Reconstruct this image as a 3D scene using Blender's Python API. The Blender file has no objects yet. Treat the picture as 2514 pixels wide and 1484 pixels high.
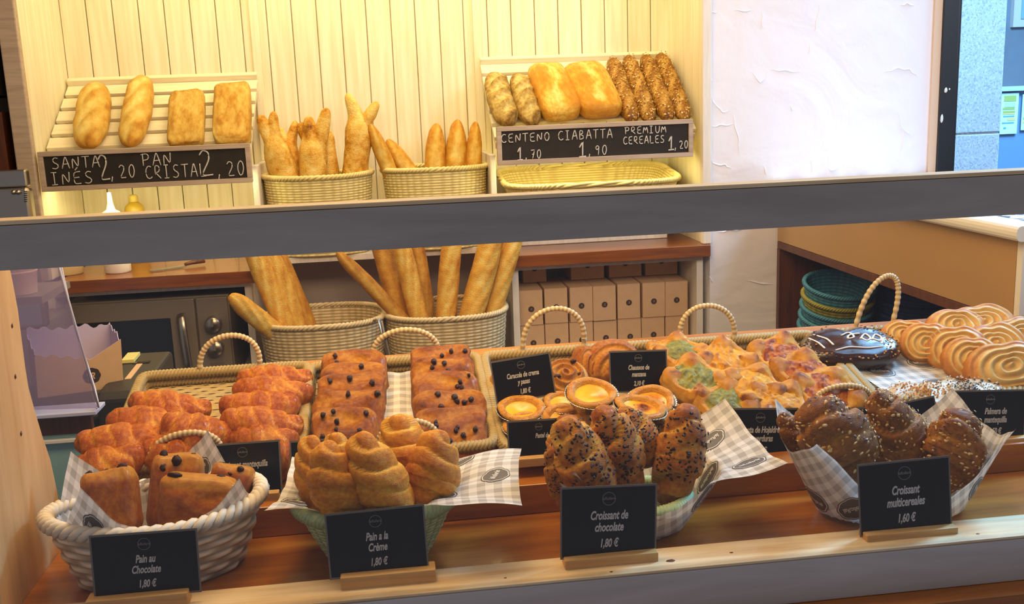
import bpy, math, random
import numpy as np
from mathutils import Matrix, Vector

# ------------------------------------------------------------------ camera, world, lights, exposure
SC = bpy.context.scene
COL = SC.collection
FPX, IW, IH = 2450.0, 2514, 1484
CAMP = np.array([0.0, 0.0, 1.5])
def _rot(yaw, pitch, roll):
    y, p, r = np.radians([yaw, pitch, roll])
    rz = lambda a: np.array([[math.cos(a), -math.sin(a), 0], [math.sin(a), math.cos(a), 0], [0, 0, 1]])
    rx = lambda a: np.array([[1, 0, 0], [0, math.cos(a), -math.sin(a)], [0, math.sin(a), math.cos(a)]])
    return rz(y) @ rx(math.pi / 2 - p) @ rz(r)
CR = _rot(-6.9, 11.4, -2.2)
cam_data = bpy.data.cameras.new('camera')
cam = bpy.data.objects.new('camera', cam_data); COL.objects.link(cam)
cam_data.sensor_width = 36.0
cam_data.lens = 36.0 * FPX / IW
cam_data.clip_start = 0.02
_m = Matrix(CR.tolist()).to_4x4(); _m.translation = Vector(CAMP.tolist())
cam.matrix_world = _m
SC.camera = cam
SC.view_settings.view_transform = 'Standard'
SC.view_settings.look = 'None'
SC.view_settings.exposure = 0.0
SC.view_settings.gamma = 1.0
SC.view_settings.use_curve_mapping = False

def ray(px, py): return CR @ np.array([(px - IW / 2) / FPX, -(py - IH / 2) / FPX, -1.0])
def aty(px, py, y): d = ray(px, py); return CAMP + d * (y / d[1])
def atz(px, py, z): d = ray(px, py); return CAMP + d * ((z - 1.5) / d[2])
def atx(px, py, x): d = ray(px, py); return CAMP + d * (x / d[0])

def lin(c):
    c = c / 255.0
    return c / 12.92 if c <= 0.04045 else ((c + 0.055) / 1.055) ** 2.4
def hx(s): return tuple(lin(int(s[i:i + 2], 16)) for i in (0, 2, 4)) + (1.0,)

world = bpy.data.worlds.new('dusk_sky'); SC.world = world; world.use_nodes = True
wn = world.node_tree.nodes; wl = world.node_tree.links
wn['Background'].inputs[0].default_value = (0.72, 0.71, 0.82, 1); wn['Background'].inputs[1].default_value = 0.28

def area(name, loc, target, sx, sy, power, color):
    d = bpy.data.lights.new(name, 'AREA'); d.shape = 'RECTANGLE'; d.size = sx; d.size_y = sy
    d.energy = power; d.color = color
    o = bpy.data.objects.new(name, d); COL.objects.link(o); o.location = loc
    o.rotation_euler = (Vector(target) - Vector(loc)).to_track_quat('-Z', 'Y').to_euler()
    return o
WARM = (1.0, 0.76, 0.36)
YEL = (1.0, 0.87, 0.38)
area('cabinet_lamp', (0.0, 2.72, 2.05), (0.0, 2.82, 1.2), 1.5, 0.10, 4.6, YEL)
area('under_shelf_lamp', (-0.59, 2.66, 1.345), (-0.59, 2.76, 1.0), 0.46, 0.02, 1.1, YEL)
area('under_shelf_lamp', (0.55, 2.66, 1.345), (0.55, 2.78, 1.0), 0.46, 0.02, 1.1, YEL)
area('shop_ceiling_lamp', (-0.2, 1.45, 2.55), (-0.1, 1.45, 0.9), 1.3, 0.6, 11.5, (1.0, 0.66, 0.30))
area('shop_ceiling_lamp', (0.3, 2.1, 2.6), (0.5, 2.6, 0.9), 0.6, 0.4, 8.0, (1.0, 0.76, 0.5))
area('recess_fill_light', (0.1, 1.2, 1.74), (0.0, 2.9, 0.85), 0.9, 0.25, 9.5, (1.0, 0.72, 0.36))  # unseen lamp added to brighten the recess below the middle shelf
area('street_daylight', (2.6, 2.5, 2.1), (0.9, 1.7, 1.1), 0.9, 1.0, 10.0, (0.70, 0.84, 1.0))
area('shopfront_daylight', (1.9, 0.35, 2.35), (1.25, 2.6, 1.6), 0.9, 0.7, 5.2, (0.84, 0.88, 1.0)).data.spread = 1.3
area('open_sky_over_street', (3.2, 2.85, 4.2), (2.1, 5.0, 0.8), 2.6, 1.2, 760.0, (0.26, 0.60, 1.0))

# ------------------------------------------------------------------ materials
def nodes_of(name):
    m = bpy.data.materials.new(name); m.use_nodes = True
    nt = m.node_tree
    return m, nt, nt.nodes, nt.links, nt.nodes['Principled BSDF']
def N(nt, typ, **kw):
    n = nt.nodes.new(typ)
    for k, v in kw.items():
        if k.startswith('i_'): n.inputs[k[2:].replace('_', ' ')].default_value = v
        else: setattr(n, k, v)
    return n
def ramp(nt, stops):
    n = nt.nodes.new('ShaderNodeValToRGB'); e = n.color_ramp.elements
    while len(e) < len(stops): e.new(0.5)
    for i, (p, c) in enumerate(stops): e[i].position = p; e[i].color = hx(c) if isinstance(c, str) else c
    return n
def golden(stops):
    out = []
    for p, c in stops:
        r, g_, b_, a = hx(c); out.append((p, (r, g_ * 0.97, b_ * 0.62, a)))
    return out
def plain(name, c, rough=0.6, metal=0.0, bump=0.0, bscale=200.0, var=0.0, coat=0.0, spec=0.5):
    m, nt, nd, lk, b = nodes_of(name)
    b.inputs['Base Color'].default_value = hx(c); b.inputs['Roughness'].default_value = rough
    b.inputs['Metallic'].default_value = metal; b.inputs['Coat Weight'].default_value = coat
    b.inputs['Specular IOR Level'].default_value = spec
    tc = N(nt, 'ShaderNodeTexCoord')
    nz = N(nt, 'ShaderNodeTexNoise', i_Scale=bscale, i_Detail=4.0)
    lk.new(tc.outputs['Object'], nz.inputs['Vector'])
    if var:
        mx = N(nt, 'ShaderNodeMix', data_type='RGBA', blend_type='MULTIPLY')
        rp = ramp(nt, [(0.3, (1 - var,) * 3 + (1,)), (0.7, (1 + var * 0.4,) * 3 + (1,))])
        n2 = N(nt, 'ShaderNodeTexNoise', i_Scale=bscale * 0.15, i_Detail=5.0)
        lk.new(tc.outputs['Object'], n2.inputs['Vector']); lk.new(n2.outputs['Fac'], rp.inputs['Fac'])
        mx.inputs[0].default_value = 1.0; mx.inputs[6].default_value = hx(c)
        lk.new(rp.outputs['Color'], mx.inputs[7]); lk.new(mx.outputs[2], b.inputs['Base Color'])
    if bump:
        bp = N(nt, 'ShaderNodeBump', i_Strength=bump, i_Distance=0.001)
        lk.new(nz.outputs['Fac'], bp.inputs['Height']); lk.new(bp.outputs['Normal'], b.inputs['Normal'])
    return m
def wood(name, c1, c2, rough=0.45, axis='X', scale=6.0, stretch=14.0, coat=0.0, knots=False):
    m, nt, nd, lk, b = nodes_of(name)
    tc = N(nt, 'ShaderNodeTexCoord'); mp = N(nt, 'ShaderNodeMapping')
    s = [stretch] * 3; s['XYZ'.index(axis)] = 1.0
    mp.inputs['Scale'].default_value = s
    nz = N(nt, 'ShaderNodeTexNoise', i_Scale=scale, i_Detail=7.0, i_Roughness=0.62, i_Distortion=0.6)
    lk.new(tc.outputs['Object'], mp.inputs['Vector']); lk.new(mp.outputs['Vector'], nz.inputs['Vector'])
    rp = ramp(nt, [(0.32, c1), (0.68, c2)])
    lk.new(nz.outputs['Fac'], rp.inputs['Fac']); lk.new(rp.outputs['Color'], b.inputs['Base Color'])
    b.inputs['Roughness'].default_value = rough; b.inputs['Coat Weight'].default_value = coat
    bp = N(nt, 'ShaderNodeBump', i_Strength=0.15, i_Distance=0.001)
    lk.new(nz.outputs['Fac'], bp.inputs['Height']); lk.new(bp.outputs['Normal'], b.inputs['Normal'])
    return m
def crust(name, stops, rough=0.42, coat=0.0, nscale=24.0, fine=160.0, bump=0.7, kt=0.8, kn=1.0, sss=0.0):
    """baked dough: the tone attribute (seams pale, ridges brown) plus two noises drive the colour"""
    m, nt, nd, lk, b = nodes_of(name)
    at = N(nt, 'ShaderNodeAttribute', attribute_name='tone'); tc = N(nt, 'ShaderNodeTexCoord')
    oi = N(nt, 'ShaderNodeObjectInfo')
    ad = N(nt, 'ShaderNodeVectorMath', operation='ADD'); lk.new(tc.outputs['Object'], ad.inputs[0])
    sc_ = N(nt, 'ShaderNodeMath', operation='MULTIPLY'); sc_.inputs[1].default_value = 7.0
    lk.new(oi.outputs['Random'], sc_.inputs[0]); lk.new(sc_.outputs[0], ad.inputs[1])
    n1 = N(nt, 'ShaderNodeTexNoise', i_Scale=nscale, i_Detail=6.0, i_Roughness=0.6); lk.new(ad.outputs[0], n1.inputs['Vector'])
    n2 = N(nt, 'ShaderNodeTexNoise', i_Scale=fine, i_Detail=4.0); lk.new(ad.outputs[0], n2.inputs['Vector'])
    a = N(nt, 'ShaderNodeMath', operation='MULTIPLY_ADD'); a.inputs[1].default_value = kt; a.inputs[2].default_value = (1 - kt) * 0.5 - kn * 0.5 - 0.15
    lk.new(at.outputs['Fac'], a.inputs[0])
    c = N(nt, 'ShaderNodeMath', operation='MULTIPLY_ADD'); c.inputs[1].default_value = kn; lk.new(n1.outputs['Fac'], c.inputs[0]); lk.new(a.outputs[0], c.inputs[2])
    b.inputs['Specular IOR Level'].default_value = 0.3
    d = N(nt, 'ShaderNodeMath', operation='MULTIPLY_ADD'); d.inputs[1].default_value = 0.3; lk.new(n2.outputs['Fac'], d.inputs[0]); lk.new(c.outputs[0], d.inputs[2])
    rp = ramp(nt, golden(stops)); lk.new(d.outputs[0], rp.inputs['Fac']); lk.new(rp.outputs['Color'], b.inputs['Base Color'])
    b.inputs['Roughness'].default_value = rough; b.inputs['Coat Weight'].default_value = coat; b.inputs['Coat Roughness'].default_value = 0.16
    bp = N(nt, 'ShaderNodeBump', i_Strength=bump, i_Distance=0.003)
    hmx = N(nt, 'ShaderNodeMath', operation='ADD'); lk.new(n1.outputs['Fac'], hmx.inputs[0]); lk.new(n2.outputs['Fac'], hmx.inputs[1])
    lk.new(hmx.outputs[0], bp.inputs['Height']); lk.new(bp.outputs['Normal'], b.inputs['Normal'])
    return m
def weave_mat(name, c_dark, c_light, rough=0.55):
    m, nt, nd, lk, b = nodes_of(name)
    at = N(nt, 'ShaderNodeAttribute', attribute_name='tone'); tc = N(nt, 'ShaderNodeTexCoord')
    nz = N(nt, 'ShaderNodeTexNoise', i_Scale=60.0, i_Detail=4.0); lk.new(tc.outputs['Object'], nz.inputs['Vector'])
    a = N(nt, 'ShaderNodeMath', operation='MULTIPLY_ADD'); a.inputs[1].default_value = 0.35
    lk.new(nz.outputs['Fac'], a.inputs[0]); lk.new(at.outputs['Fac'], a.inputs[2])
    rp = ramp(nt, [(0.25, c_dark), (1.0, c_light)]); lk.new(a.outputs[0], rp.inputs['Fac'])
    lk.new(rp.outputs['Color'], b.inputs['Base Color']); b.inputs['Roughness'].default_value = rough
    return m
def glass_mat(name, tint=(1, 1, 1, 1), ior=1.45, haze=0.0, hazecol='C8B8E8', rough=0.02):
    m, nt, nd, lk, b = nodes_of(name); nd.remove(b)
    out = nd['Material Output']
    tr = N(nt, 'ShaderNodeBsdfTransparent'); tr.inputs[0].default_value = tint
    gl = N(nt, 'ShaderNodeBsdfGlossy'); gl.inputs['Roughness'].default_value = rough
    fr = N(nt, 'ShaderNodeFresnel'); ge = N(nt, 'ShaderNodeNewGeometry'); im = N(nt, 'ShaderNodeMath', operation='MULTIPLY_ADD'); im.inputs[1].default_value = 1 / ior - ior; im.inputs[2].default_value = ior
    lk.new(ge.outputs['Backfacing'], im.inputs[0]); lk.new(im.outputs[0], fr.inputs['IOR'])      # same reflectance on both faces of the pane
    mx = N(nt, 'ShaderNodeMixShader'); lk.new(fr.outputs[0], mx.inputs[0]); lk.new(tr.outputs[0], mx.inputs[1]); lk.new(gl.outputs[0], mx.inputs[2])
    last = mx
    if haze:
        df = N(nt, 'ShaderNodeBsdfDiffuse'); df.inputs[0].default_value = hx(hazecol)
        m2 = N(nt, 'ShaderNodeMixShader'); m2.inputs[0].default_value = haze
        lk.new(mx.outputs[0], m2.inputs[1]); lk.new(df.outputs[0], m2.inputs[2]); last = m2
    lk.new(last.outputs[0], out.inputs['Surface'])
    return m
def gingham_mat(name, pitch=0.0098):
    m, nt, nd, lk, b = nodes_of(name)
    at = N(nt, 'ShaderNodeAttribute', attribute_name='sheet'); sp = N(nt, 'ShaderNodeSeparateXYZ')
    lk.new(at.outputs['Vector'], sp.inputs[0])
    hs = []
    for k in 'XY':
        a = N(nt, 'ShaderNodeMath', operation='MULTIPLY'); a.inputs[1].default_value = 0.5 / pitch; lk.new(sp.outputs[k], a.inputs[0])
        f = N(nt, 'ShaderNodeMath', operation='FRACT'); lk.new(a.outputs[0], f.inputs[0])
        g = N(nt, 'ShaderNodeMath', operation='GREATER_THAN'); g.inputs[1].default_value = 0.5; lk.new(f.outputs[0], g.inputs[0]); hs.append(g)
    s = N(nt, 'ShaderNodeMath', operation='ADD'); lk.new(hs[0].outputs[0], s.inputs[0]); lk.new(hs[1].outputs[0], s.inputs[1])
    h = N(nt, 'ShaderNodeMath', operation='MULTIPLY'); h.inputs[1].default_value = 0.5; lk.new(s.outputs[0], h.inputs[0])
    rp = ramp(nt, [(0.0, 'F2ECE4'), (0.5, 'DAD3CA'), (1.0, 'B9B2AA')]); lk.new(h.outputs[0], rp.inputs['Fac'])
    lk.new(rp.outputs['Color'], b.inputs['Base Color']); b.inputs['Roughness'].default_value = 0.5
    out = nd['Material Output']
    tl = N(nt, 'ShaderNodeBsdfTranslucent'); lk.new(rp.outputs['Color'], tl.inputs[0])
    mx = N(nt, 'ShaderNodeMixShader'); mx.inputs[0].default_value = 0.25
    lk.new(b.outputs[0], mx.inputs[1]); lk.new(tl.outputs[0], mx.inputs[2]); lk.new(mx.outputs[0], out.inputs['Surface'])
    return m
def emit(name, c, s):
    m, nt, nd, lk, b = nodes_of(name)
    b.inputs['Base Color'].default_value = hx(c); b.inputs['Emission Color'].default_value = hx(c); b.inputs['Emission Strength'].default_value = s
    return m
def speckle(name, base, spots, scale, thr=0.5, rough=0.5):
    m, nt, nd, lk, b = nodes_of(name)
    tc = N(nt, 'ShaderNodeTexCoord'); vo = N(nt, 'ShaderNodeTexVoronoi', i_Scale=scale); lk.new(tc.outputs['Object'], vo.inputs['Vector'])
    sp = N(nt, 'ShaderNodeSeparateColor'); lk.new(vo.outputs['Color'], sp.inputs[0])
    n = len(spots); st = [(0.0, base)] + [(thr + (1 - thr) * i / n, c) for i, c in enumerate(spots)]
    rp = ramp(nt, st); rp.color_ramp.interpolation = 'CONSTANT'; lk.new(sp.outputs[0], rp.inputs['Fac'])
    lk.new(rp.outputs['Color'], b.inputs['Base Color']); b.inputs['Roughness'].default_value = rough
    return m
def planks_mat(name, c1, c2):
    """whitewashed boards: long grain streaks along z, a few worn brown scuffs"""
    m, nt, nd, lk, b = nodes_of(name)
    tc = N(nt, 'ShaderNodeTexCoord'); mp = N(nt, 'ShaderNodeMapping'); mp.inputs['Scale'].default_value = (30, 30, 1.6)
    lk.new(tc.outputs['Object'], mp.inputs['Vector'])
    nz = N(nt, 'ShaderNodeTexNoise', i_Scale=2.5, i_Detail=6.0); lk.new(mp.outputs['Vector'], nz.inputs['Vector'])
    rp = ramp(nt, [(0.35, c1), (0.65, c2)]); lk.new(nz.outputs['Fac'], rp.inputs['Fac'])
    n2 = N(nt, 'ShaderNodeTexNoise', i_Scale=9.0, i_Detail=8.0, i_Roughness=0.75); lk.new(tc.outputs['Object'], n2.inputs['Vector'])
    r2 = ramp(nt, [(0.68, (0, 0, 0, 1)), (0.76, (1, 1, 1, 1))]); lk.new(n2.outputs['Fac'], r2.inputs['Fac'])
    mx = N(nt, 'ShaderNodeMix', data_type='RGBA'); mx.inputs[7].default_value = hx('B08850')
    ml = N(nt, 'ShaderNodeMath', operation='MULTIPLY'); ml.inputs[1].default_value = 0.55; lk.new(r2.outputs['Color'], ml.inputs[0]); lk.new(ml.outputs[0], mx.inputs[0])
    lk.new(rp.outputs['Color'], mx.inputs[6]); lk.new(mx.outputs[2], b.inputs['Base Color']); b.inputs['Roughness'].default_value = 0.5
    bp = N(nt, 'ShaderNodeBump', i_Strength=0.2, i_Distance=0.001); lk.new(nz.outputs['Fac'], bp.inputs['Height']); lk.new(bp.outputs['Normal'], b.inputs['Normal'])
    return m
def plaster_mat(name, c):
    m, nt, nd, lk, b = nodes_of(name)
    b.inputs['Base Color'].default_value = hx(c); b.inputs['Roughness'].default_value = 0.7
    tc = N(nt, 'ShaderNodeTexCoord')
    n1 = N(nt, 'ShaderNodeTexNoise', i_Scale=4.0, i_Detail=3.0, i_Distortion=1.5); lk.new(tc.outputs['Object'], n1.inputs['Vector'])
    n2 = N(nt, 'ShaderNodeTexNoise', i_Scale=40.0, i_Detail=5.0); lk.new(tc.outputs['Object'], n2.inputs['Vector'])
    a = N(nt, 'ShaderNodeMath', operation='MULTIPLY_ADD'); a.inputs[1].default_value = 0.12; lk.new(n2.outputs['Fac'], a.inputs[0]); lk.new(n1.outputs['Fac'], a.inputs[2])
    bp = N(nt, 'ShaderNodeBump', i_Strength=0.5, i_Distance=0.012); lk.new(a.outputs[0], bp.inputs['Height']); lk.new(bp.outputs['Normal'], b.inputs['Normal'])
    return m

M = {}
M['plank'] = planks_mat('whitewashed_planks', 'E6DAB8', 'F3EBD2')
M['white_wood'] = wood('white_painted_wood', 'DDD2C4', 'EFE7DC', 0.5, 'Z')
M['slat'] = wood('pale_slats', 'E2D6B4', 'F0E8CE', 0.5, 'X')
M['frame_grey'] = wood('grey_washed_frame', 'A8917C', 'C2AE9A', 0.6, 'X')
M['chalk_board'] = plain('chalkboard_black', '241D19', 0.75, bump=0.1, var=0.3)
M['chalk'] = plain('chalk_line', 'C9C4BC', 0.9)
M['counter'] = wood('honey_wood_counter', '6E360C', '8E4E16', 0.3, 'X', coat=0.3)
M['deck'] = wood('orange_wood_deck', '92500C', 'BC721C', 0.28, 'X', scale=4.0, stretch=10, coat=0.35)
M['ledge'] = wood('bare_pine_ledge', 'D8B27E', 'F2DCB4', 0.5, 'X', scale=5.0, stretch=12)
M['grey_paint'] = wood('grey_painted_wood', 'A29B94', 'B8B1AA', 0.55, 'X', scale=3.0, stretch=9)
M['grey_light'] = wood('light_grey_paint', 'BAB4AE', 'D0CBC6', 0.55, 'X', scale=3.0, stretch=9)
M['side_wood'] = wood('blond_side_panel', 'C79A66', 'DDB582', 0.5, 'Z', scale=4.0, stretch=9)
M['holder'] = wood('pine_card_holder', 'C2904E', 'DDB06C', 0.5, 'X', scale=8.0)
M['card'] = plain('black_glossy_card', '100E10', 0.30, spec=0.3)
M['card_edge'] = plain('clear_sleeve_edge', '6E645A', 0.3)
M['card_text'] = plain('printed_white', 'C4BDB6', 0.6)
M['card_dim'] = plain('printed_grey', '7C7674', 0.6)
M['plaster'] = plaster_mat('white_plaster', 'EDE8EC')
M['plaster_beige'] = plaster_mat('beige_wall', 'CDB99C')
M['beige'] = plain('beige_laminate', 'B58E5C', 0.45, var=0.08, bscale=12)
M['white_edge'] = plain('white_rounded_edge', 'E8E4DC', 0.35)
M['brown_dark'] = wood('dark_brown_shelf', '4A2410', '6A381A', 0.45, 'Z')
M['black_frame'] = plain('black_window_frame', '1E2126', 0.4)
M['terrazzo'] = speckle('terrazzo_top', 'D8D0D4', ['6A4A46', '3C3A48', 'B99A94', 'F2EEF0'], 70.0, 0.35)
M['granite'] = speckle('grey_granite', 'B4BCC4', ['A4AEB8', 'C4CCD2', '98A2AC'], 210.0, 0.6, 0.8)
M['facade'] = plain('stone_facade', '8792A0', 0.8, var=0.2, bscale=20)
M['paving'] = plain('street_paving', '9AA6B0', 0.8, var=0.15, bscale=10)
M['glass'] = glass_mat('clear_glass', ior=1.42)
M['acrylic'] = glass_mat('acrylic_painted_sheen', (0.93, 0.9, 0.97, 1), 1.5, 0.30, 'A89AC4', 0.05)  # purplish reflection painted in as lilac tint and diffuse haze
M['acrylic_edge'] = plain('acrylic_edge', 'C8C4D8', 0.2)
M['teal'] = plain('teal_panel', '8CB8B6', 0.4)
M['floor'] = plain('brown_floor', '5A4636', 0.5, var=0.2, bscale=15)
M['black_plastic'] = plain('black_plastic', '2A2723', 0.45, bump=0.1, bscale=600)
M['steel'] = plain('brushed_steel', 'B4AC9E', 0.3, metal=1.0)
M['steel_dark'] = plain('dark_steel', '857868', 0.38, metal=0.2)
M['black_gloss'] = plain('black_oven_glass', '0B0908', 0.12, coat=0.3)
M['kraft'] = plain('kraft_card', 'D2A97C', 0.75, bump=0.05, bscale=300, var=0.06)
M['kraft_in'] = plain('box_white_inside', 'BDB2D0', 0.7)
M['ink'] = plain('dark_brown_ink', '3A2A22', 0.7)
M['white_plastic'] = plain('white_plastic', 'F0ECE6', 0.35)
M['cream_plastic'] = plain('cream_plastic', 'D8C28A', 0.5)
M['paper'] = gingham_mat('gingham_paper')
M['medal'] = plain('paper_medallion', '5E5650', 0.55)
M['medal_line'] = plain('paper_white_line', 'DAD2C8', 0.55)
M['wick_y'] = weave_mat('yellow_wicker', 'A8924A', 'F2E2A0')
M['wick_b'] = weave_mat('natural_wicker', '8E7444', 'E8D0A0')
M['wick_w'] = weave_mat('white_willow', '8E7E68', 'EFE2CC')
M['wick_g'] = weave_mat('green_wicker', '62703C', 'BCD09A')
M['wick_blue'] = weave_mat('blue_wicker', '1E5068', '4A92B0')
M['wick_ol'] = weave_mat('olive_wicker', '5A5A1C', 'A8A044')
M['wick_navy'] = weave_mat('navy_wicker', '142650', '30528C')
M['rope'] = weave_mat('seagrass_rope', '54441F', 'AE9258')
M['cane'] = weave_mat('wrapped_cane', '9A7C4C', 'E0C79A')
M['strip'] = weave_mat('split_cane_strips', '8A7242', 'CDB27A')
# doughs
M['butter'] = crust('butter_croissant', [(0.05, 'F0B850'), (0.38, 'DC8A30'), (0.65, 'B85A18'), (1.0, '782E0C')], 0.34, 0.14)
M['cream_roll'] = crust('cream_roll', [(0.05, 'F8D070'), (0.38, 'ECA434'), (0.68, 'D07C1E'), (1.0, '924A10')], 0.45, 0.06)
M['choc_roll'] = crust('sprinkled_croissant', [(0.05, 'F0C468'), (0.38, 'DA9238'), (0.65, 'B8641E'), (1.0, '7A3A10')], 0.4, 0.12)
M['multi'] = crust('multigrain_croissant', [(0.05, 'CC9440'), (0.38, 'AE6E28'), (0.65, '8C501A'), (1.0, '5A300E')], 0.45, 0.08)
M['raisin_dough'] = crust('raisin_bread', [(0.05, 'E0A044'), (0.35, 'C47A28'), (0.62, 'A2561A'), (1.0, '5E2C0C')], 0.42, 0.08, nscale=14)
M['pain'] = crust('glazed_chocolate_bread', [(0.05, 'E6A044'), (0.35, 'CC7824'), (0.65, 'A85414'), (1.0, '6E2E0A')], 0.3, 0.25, nscale=10)
M['baguette'] = crust('baguette_crust', [(0.0, 'F4DCA0'), (0.34, 'E6B65C'), (0.66, 'D0903A'), (1.0, '945414')], 0.5, 0.0, nscale=16)
M['fork'] = crust('rustic_crust', [(0.0, 'F6E4B4'), (0.4, 'E8C074'), (0.68, 'D0963C'), (1.0, '7E4814')], 0.5, 0.0, nscale=55, fine=260, kn=1.3)
M['baguette_dark'] = crust('dark_baguette_crust', [(0.0, 'E6BC6C'), (0.35, 'CA9238'), (0.7, 'A86E22'), (1.0, '6E4212')], 0.5, 0.0, nscale=14)
M['floury'] = crust('floury_crust', [(0.0, 'F0E0B0'), (0.35, 'DDB870'), (0.65, 'C68E3A'), (1.0, '9A601C')], 0.6, 0.0, nscale=8, kn=1.1)
M['rye'] = crust('rye_crust', [(0.0, 'E2D2AC'), (0.4, 'BE9E66'), (0.7, '94703A'), (1.0, '5C4220')], 0.65, 0.0, nscale=20, kn=1.4)
M['ciabatta'] = crust('golden_ciabatta', [(0.0, 'FAE6A6'), (0.22, 'F2C662'), (0.42, 'E2A036'), (0.75, 'D48822'), (1.0, 'A85A14')], 0.42, 0.1, nscale=10)
M['seeded'] = crust('seeded_stick', [(0.0, 'D8B074'), (0.4, 'AA7A3A'), (0.7, '86582A'), (1.0, '5A3618')], 0.6, 0.0, nscale=60)
M['tart_shell'] = crust('tart_shell', [(0.0, 'F2CC7C'), (0.4, 'E0A23E'), (0.75, 'C07822'), (1.0, '8A4A14')], 0.4, 0.1, nscale=120, fine=700)
M['custard'] = crust('egg_custard', [(0.0, 'F4BC34'), (0.55, 'E89C1E'), (0.8, 'B05C14'), (1.0, '4C1E0C')], 0.15, 0.5, nscale=140, fine=600, kn=0.7, kt=0.9, bump=0.1)
M['puff'] = crust('puff_pastry', [(0.0, 'F2CC80'), (0.35, 'E4A446'), (0.7, 'C87E28'), (1.0, '7C3E12')], 0.42, 0.08, nscale=9)
M['palm'] = crust('butter_palmier', [(0.0, 'F2DCB8'), (0.34, 'E4BA84'), (0.6, 'CC8448'), (1.0, '8A4420')], 0.34, 0.2, kn=0.5, nscale=8, bump=0.3)
M['snail'] = crust('snail_pastry', [(0.0, 'EEBE6A'), (0.4, 'D08A38'), (0.7, 'AC5E22'), (1.0, '6C3212')], 0.38, 0.15)
M['spinach'] = crust('spinach_filling', [(0.0, 'C0B468'), (0.5, '908C40'), (1.0, '565420')], 0.5, 0.1, nscale=14, kn=1.3)
M['squash'] = crust('pumpkin_filling', [(0.0, 'F8CC4A'), (0.5, 'EEA626'), (1.0, '9C5212')], 0.42, 0.08, nscale=14, kn=1.3)
M['pepper'] = crust('cheese_pepper_filling', [(0.0, 'E8A450'), (0.40, 'CC7430'), (0.66, '964018'), (1.0, '501A0C')], 0.42, 0.08, nscale=15, kn=1.6)
M['choc_glaze'] = crust('dark_chocolate_glaze', [(0.0, '4A2416'), (0.6, '2E140C'), (1.0, '1C0C08')], 0.14, 0.7, bump=0.15)
M['icing'] = plain('white_icing', 'E6DED8', 0.4)
M['choc'] = plain('dark_chocolate', '30160C', 0.5, spec=0.25)
M['raisin'] = plain('raisin', '36160E', 0.4, bump=0.5, bscale=400)
M['seed_pale'] = plain('sesame_seed', 'E4C080', 0.5)
M['seed_dark'] = plain('flax_seed', '6A3E1E', 0.4)
M['seed_gold'] = plain('golden_seed', 'C08A34', 0.5)
M['almond'] = plain('chopped_almond', 'D89A58', 0.5)
M['cookie'] = plain('cookie_crumb', '5C5450', 0.6)
M['white_choc'] = plain('white_chocolate_glaze', 'C8AE8A', 0.4)
M['foil'] = plain('foil_cup', 'C8C4BE', 0.22, metal=1.0, bump=0.6, bscale=180)
M['yellow_paper'] = plain('yellow_poster', 'D8CE7A', 0.7)
M['cyan_paper'] = plain('pale_poster', 'BFE0E0', 0.7)
M['poster_ink'] = plain('poster_olive_ink', '7E8A50', 0.7)
M['poster_orange'] = plain('poster_orange_ink', 'C0A070', 0.7)
M['white_cord'] = plain('black_cord', '181412', 0.5)

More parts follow.
